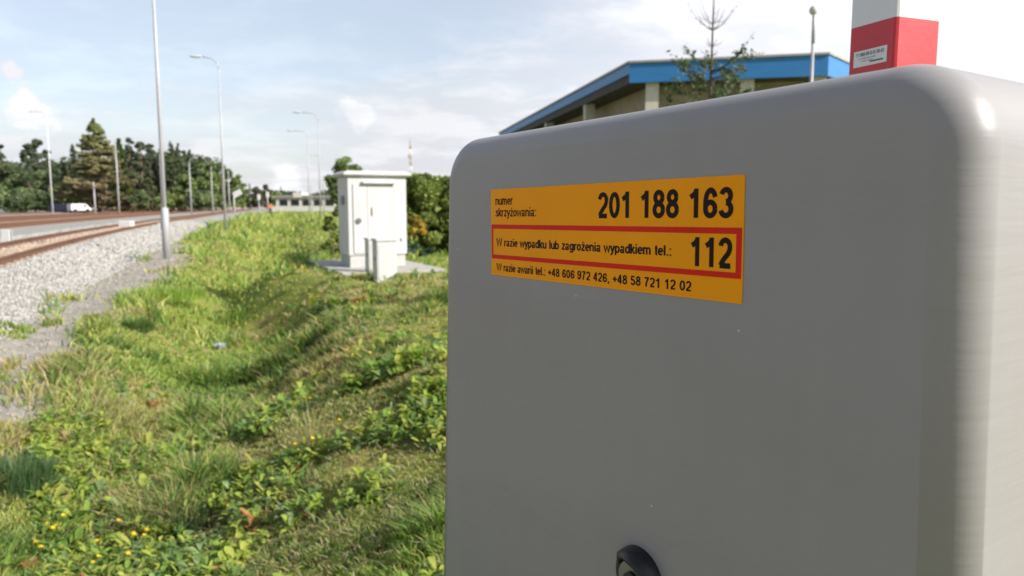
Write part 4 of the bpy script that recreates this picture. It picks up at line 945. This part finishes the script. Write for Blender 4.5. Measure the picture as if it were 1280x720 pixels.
car(99, 120, 3.1, 1.5, 1.45, M['white_paint'], 'white van parked beyond the tracks below the big brown spruce', 'van', True)
car(81, 121, 4.2, 1.8, 1.45, mat('dark_blue_paint', (.02, .025, .06), .3, noise=.1), 'dark blue car parked left of the white van', 'car', False)

def person(px, Y):
    P = at_y(px, 262, Y); z = hz(P.x, P.y); t = empty('person', (P.x, P.y, z), R(15), 'person in a bright orange jacket walking on the ballast far away', 'person')
    J = {'pelvis': (0, 0, .95), 'spine': (0, 0, 1.15), 'chest': (0, -.02, 1.38), 'neck': (0, -.03, 1.52), 'head': (0, -.05, 1.64), 'crown': (0, -.04, 1.73),
         'hl': (-.09, 0, .90), 'kl': (-.11, -.14, .50), 'al': (-.11, -.08, .09), 'tl': (-.11, -.22, .04), 'hr': (.09, 0, .90), 'kr': (.11, .06, .49), 'ar': (.11, .26, .12), 'tr': (.11, .18, .03),
         'sl': (-.19, -.02, 1.42), 'el': (-.26, .04, 1.13), 'wl': (-.27, -.06, .88), 'fl': (-.27, -.10, .78), 'sr': (.19, -.02, 1.42), 'er': (.27, -.06, 1.14), 'wr': (.26, -.22, .94), 'fr': (.26, -.28, .86)}
    rad = dict(pelvis=.13, spine=.12, chest=.14, neck=.055, head=.09, crown=.07, hl=.085, kl=.06, al=.042, tl=.035, hr=.085, kr=.06, ar=.042, tr=.035, sl=.06, el=.045, wl=.03, fl=.028, sr=.06, er=.045, wr=.03, fr=.028)
    E = [('pelvis', 'spine'), ('spine', 'chest'), ('chest', 'neck'), ('neck', 'head'), ('head', 'crown'), ('pelvis', 'hl'), ('hl', 'kl'), ('kl', 'al'), ('al', 'tl'), ('pelvis', 'hr'), ('hr', 'kr'), ('kr', 'ar'), ('ar', 'tr'), ('chest', 'sl'), ('sl', 'el'), ('el', 'wl'), ('wl', 'fl'), ('chest', 'sr'), ('sr', 'er'), ('er', 'wr'), ('wr', 'fr')]
    def skin(name, keys, grow, m, mn=None):
        ks = [k for k in J if k in keys]; me = bpy.data.meshes.new(name); me.from_pydata([J[k] for k in ks], [(ks.index(a), ks.index(b)) for a, b in E if a in ks and b in ks], [])
        o = link(name, me, m, t); md = o.modifiers.new('skin', 'SKIN'); me.skin_vertices.new() if not me.skin_vertices else None
        for i, k in enumerate(ks): r = rad[k] + grow; me.skin_vertices[0].data[i].radius = (r, r); me.skin_vertices[0].data[i].use_root = (i == 0)
        o.modifiers.new('sub', 'SUBSURF').levels = 1; return o
    skin('body', list(J), 0, M['skin'])
    skin('jacket', ['spine', 'chest', 'sl', 'el', 'wl', 'sr', 'er', 'wr'], .03, M['orange'])
    skin('trousers', ['pelvis', 'hl', 'kl', 'al', 'hr', 'kr', 'ar'], .022, M['dark_cloth'])
    mb = MB(); mb.sphere((0, -.03, 1.70), .105, 1, 1.05, .8); mb.build('hair', M['hair'], t)
person(338, 108)

# ------------------------------------------------------------------ tree line beyond the tracks
DG = ((0.123, 0.160, 0.072), (0.094, 0.131, 0.061), (0.145, 0.189, 0.080)); LG = ((0.275, 0.319, 0.094), (0.217, 0.275, 0.080)); MG = ((0.160, 0.210, 0.072), (0.131, 0.181, 0.065), (0.189, 0.246, 0.080))
BZ = .5
def top_h(px, py, Y): return at_y(px, py, Y).z - BZ
def t_at(px, Y): P = at_y(px, 256, Y); return (P.x, P.y, BZ - .1)
def mtrunk(h): mb = MB(); mb.tube([(0, 0, -.3), (0, 0, h * .5), (0, 0, h * .97)], [h * .02, h * .013, h * .003], 8); return mb
def spr(px, py, Y, wpx, tc_, lc_, label, n=7000, seed=1, droop=.25, name='spruce_tree'):
    h = top_h(px, py, Y); w = wpx / F * Y; make_tree(name, spruce_meshes(h, w, tc_, lc_, n, droop, seed), mtrunk(h), t_at(px, Y), label, 'tree', 'trees beyond the tracks', random.random() * 6)
def dec(px, py, Y, wpx, col, label, n=6000, base=.1, k=26, leaf=.24, name='broadleaf_tree'):
    h = top_h(px, py, Y); w = wpx / F * Y; cr, mb = deciduous(h, w, n, leaf, col, base, k); make_tree(name, cr, mb, t_at(px, Y), label, 'tree', 'trees beyond the tracks')
def pin(px, py, Y, wpx, label, bare=.5, n=4500, k=34):
    h = top_h(px, py, Y); w = wpx / F * Y; cr, mb = pine(h, w, n, .24, bare, k); make_tree('pine_tree', cr, mb, t_at(px, Y), label, 'tree', 'trees beyond the tracks', bark='pine_bark')
SG = (.11, .145, .07); SD = (.09, .115, .065)
spr(124, 146, 128, 56, (.20, .24, .09), (.27, .20, .13), 'tallest spruce of the tree line, brown and drying in its lower half', n=32000, seed=3, droop=.30)
pin(5, 181, 150, 9, 'narrow pine at the far left edge of the tree line', .45)
pin(38, 180, 150, 13, 'left of the two open crowned pines above the low dark trees', .5)
pin(50, 174, 152, 12, 'right of the two open crowned pines above the low dark trees', .45)
pin(62, 188, 155, 8, 'thin pine just behind the leftmost lamp pole', .5)
dec(12, 206, 135, 28, DG, 'dark broadleaf tree at the left edge below the narrow pine', n=8000)
dec(44, 208, 132, 24, DG, 'dark round broadleaf tree below the two open pines', n=7000)
dec(78, 228, 130, 16, LG, 'light yellow green low tree left of the big brown spruce', n=4000)
dec(90, 242, 126, 10, MG, 'small bush between the yellow green tree and the big spruce', n=2000, name='bush')
spr(95, 178, 148, 15, SD, SD, 'dark narrow spruce at the left shoulder of the big brown one', seed=5)
spr(83, 200, 150, 11, SD, SD, 'small dark spruce left of the dark narrow one', n=4000, seed=6)
spr(153, 170, 138, 20, (.07, .11, .03), (.10, .12, .04), 'olive green spruce touching the right side of the big brown one', n=8000, seed=7)
pin(165, 172, 146, 9, 'dark pine behind the olive green spruce', .4)
pin(179, 176, 146, 10, 'pine with a grey trunk left of the nearest lamp pole', .45)
pin(190, 179, 148, 10, 'dark pine just left of the nearest lamp pole', .4)
dec(185, 222, 134, 18, ((.10, .11, .05), (.08, .09, .045)), 'brownish low tree left of the nearest lamp pole', n=4500)
dec(163, 222, 132, 14, ((.13, .14, .04), (.10, .12, .035)), 'olive low tree right of the big spruce foot', n=3500)
spr(203, 184, 150, 13, SD, SD, 'dark spruce hidden behind the nearest lamp pole', n=5000, seed=9)
spr(217, 175, 146, 17, SG, SD, 'dark green spruce directly right of the nearest lamp pole', n=8000, seed=10)
spr(226, 177, 148, 13, SD, SG, 'narrow dark spruce between the nearest pole and the lamp mast', n=5500, seed=11)
spr(240, 185, 150, 16, SG, SG, 'dark spruce behind the mast with the pale lamp head', n=6500, seed=12)
spr(253, 193, 154, 14, SG, SG, 'spruce midway between the lamp mast and the second pole', n=5500, seed=13)
dec(232, 215, 136, 22, MG, 'dark broadleaf tree at the foot of the spruces right of the nearest pole', n=6500)
dec(262, 202, 150, 20, MG, 'green broadleaf tree left of the second lamp pole', n=6500)
dec(278, 203, 155, 18, DG, 'dark broadleaf tree right behind the second lamp pole', n=6500)
dec(292, 214, 158, 14, MG, 'sloping edge tree where the tall tree line drops', n=4500)
for px_t, py_t, y_t, w_t, l_t in ((158, 184, 156, 18, 'dark tree filling the gap behind the mast right of the big spruce'), (172, 186, 158, 18, 'dark tree behind the stems of the three middle pines'), (192, 184, 160, 20, 'dark tree behind the left side of the nearest lamp pole'),
        (212, 184, 160, 20, 'dark tree behind the right side of the nearest lamp pole'), (232, 184, 161, 18, 'dark tree behind the narrow spruces right of the nearest lamp pole'), (248, 198, 161, 18, 'dark tree behind the spruces left of the second lamp pole'), (98, 206, 158, 18, 'dark tree behind the left flank of the big brown spruce'), (270, 210, 163, 16, 'dark tree directly behind the second lamp pole')):
    dec(px_t, py_t, y_t, w_t, DG, l_t, n=7000)
dec(207, 240, 128, 12, MG, 'bush at the foot of the nearest lamp pole, beyond the tracks', n=2500, name='bush')
dec(20, 238, 124, 26, DG, 'wide dark bush at the left edge below the dark trees', n=5500, name='bush')
dec(60, 240, 126, 14, DG, 'dark bush behind the leftmost lamp pole foot', n=2800, name='bush')
dec(150, 240, 126, 12, ((.09, .10, .04),), 'brownish bush at the foot of the mast right of the big spruce', n=2500, name='bush')
dec(175, 238, 125, 14, DG, 'dark bush left of the nearest lamp pole, beyond the tracks', n=3000, name='bush')
dec(250, 236, 128, 20, DG, 'wide dark bush left of the second lamp pole', n=4000, name='bush')
dec(303, 227, 175, 11, MG, 'first lower tree right of the tall tree line', n=2500, leaf=.28)
spr(313, 228, 200, 6, SD, SD, 'small far spruce above the white panel sign', n=1800, seed=21)
dec(322, 231, 200, 10, ((.10, .10, .055),), 'far brownish tree left of the person in orange', n=2200, leaf=.3)
dec(334, 231, 205, 9, ((.12, .11, .07), (.10, .10, .05)), 'far brownish tree above the person in orange', n=2200, leaf=.3)
dec(346, 238, 205, 9, LG, 'far yellow green tree right of the person in orange', n=2000, leaf=.3)
spr(352, 232, 215, 5, SG, SG, 'far dark little spruce right of the yellow green tree', n=1500, seed=22)
# woods that close the horizon far away, left of and behind the buildings
def far_wood(name, x0, x1, Y, h0, h1, label, n=26000, lf=.8, col=(.07, .095, .045)):
    X = rng.uniform(x0, x1, n); top = h0 + (h1 - h0) * fbm(X * .06, X * 0 + Y, 4) ; Z = rng.random(n) ** .7 * top; Yv = Y + rng.uniform(-12, 12, n)
    c = jitter_cols(col, n, .35); o = link(name, leaf_mesh(name, np.stack([X, Yv, Z], -1), rng.uniform(.6, 1.3, n) * lf, c), M['foliage']); tag(o, label, 'woods', kind='stuff')
far_wood('far_woods', -330, 60, 420, 5, 11, 'low distant woods along the horizon')
far_wood('left_woods', -260, -73, 178, 9, 14, 'dark continuous woods behind the tree line beyond the tracks', 70000, .45, (.075, .10, .05))
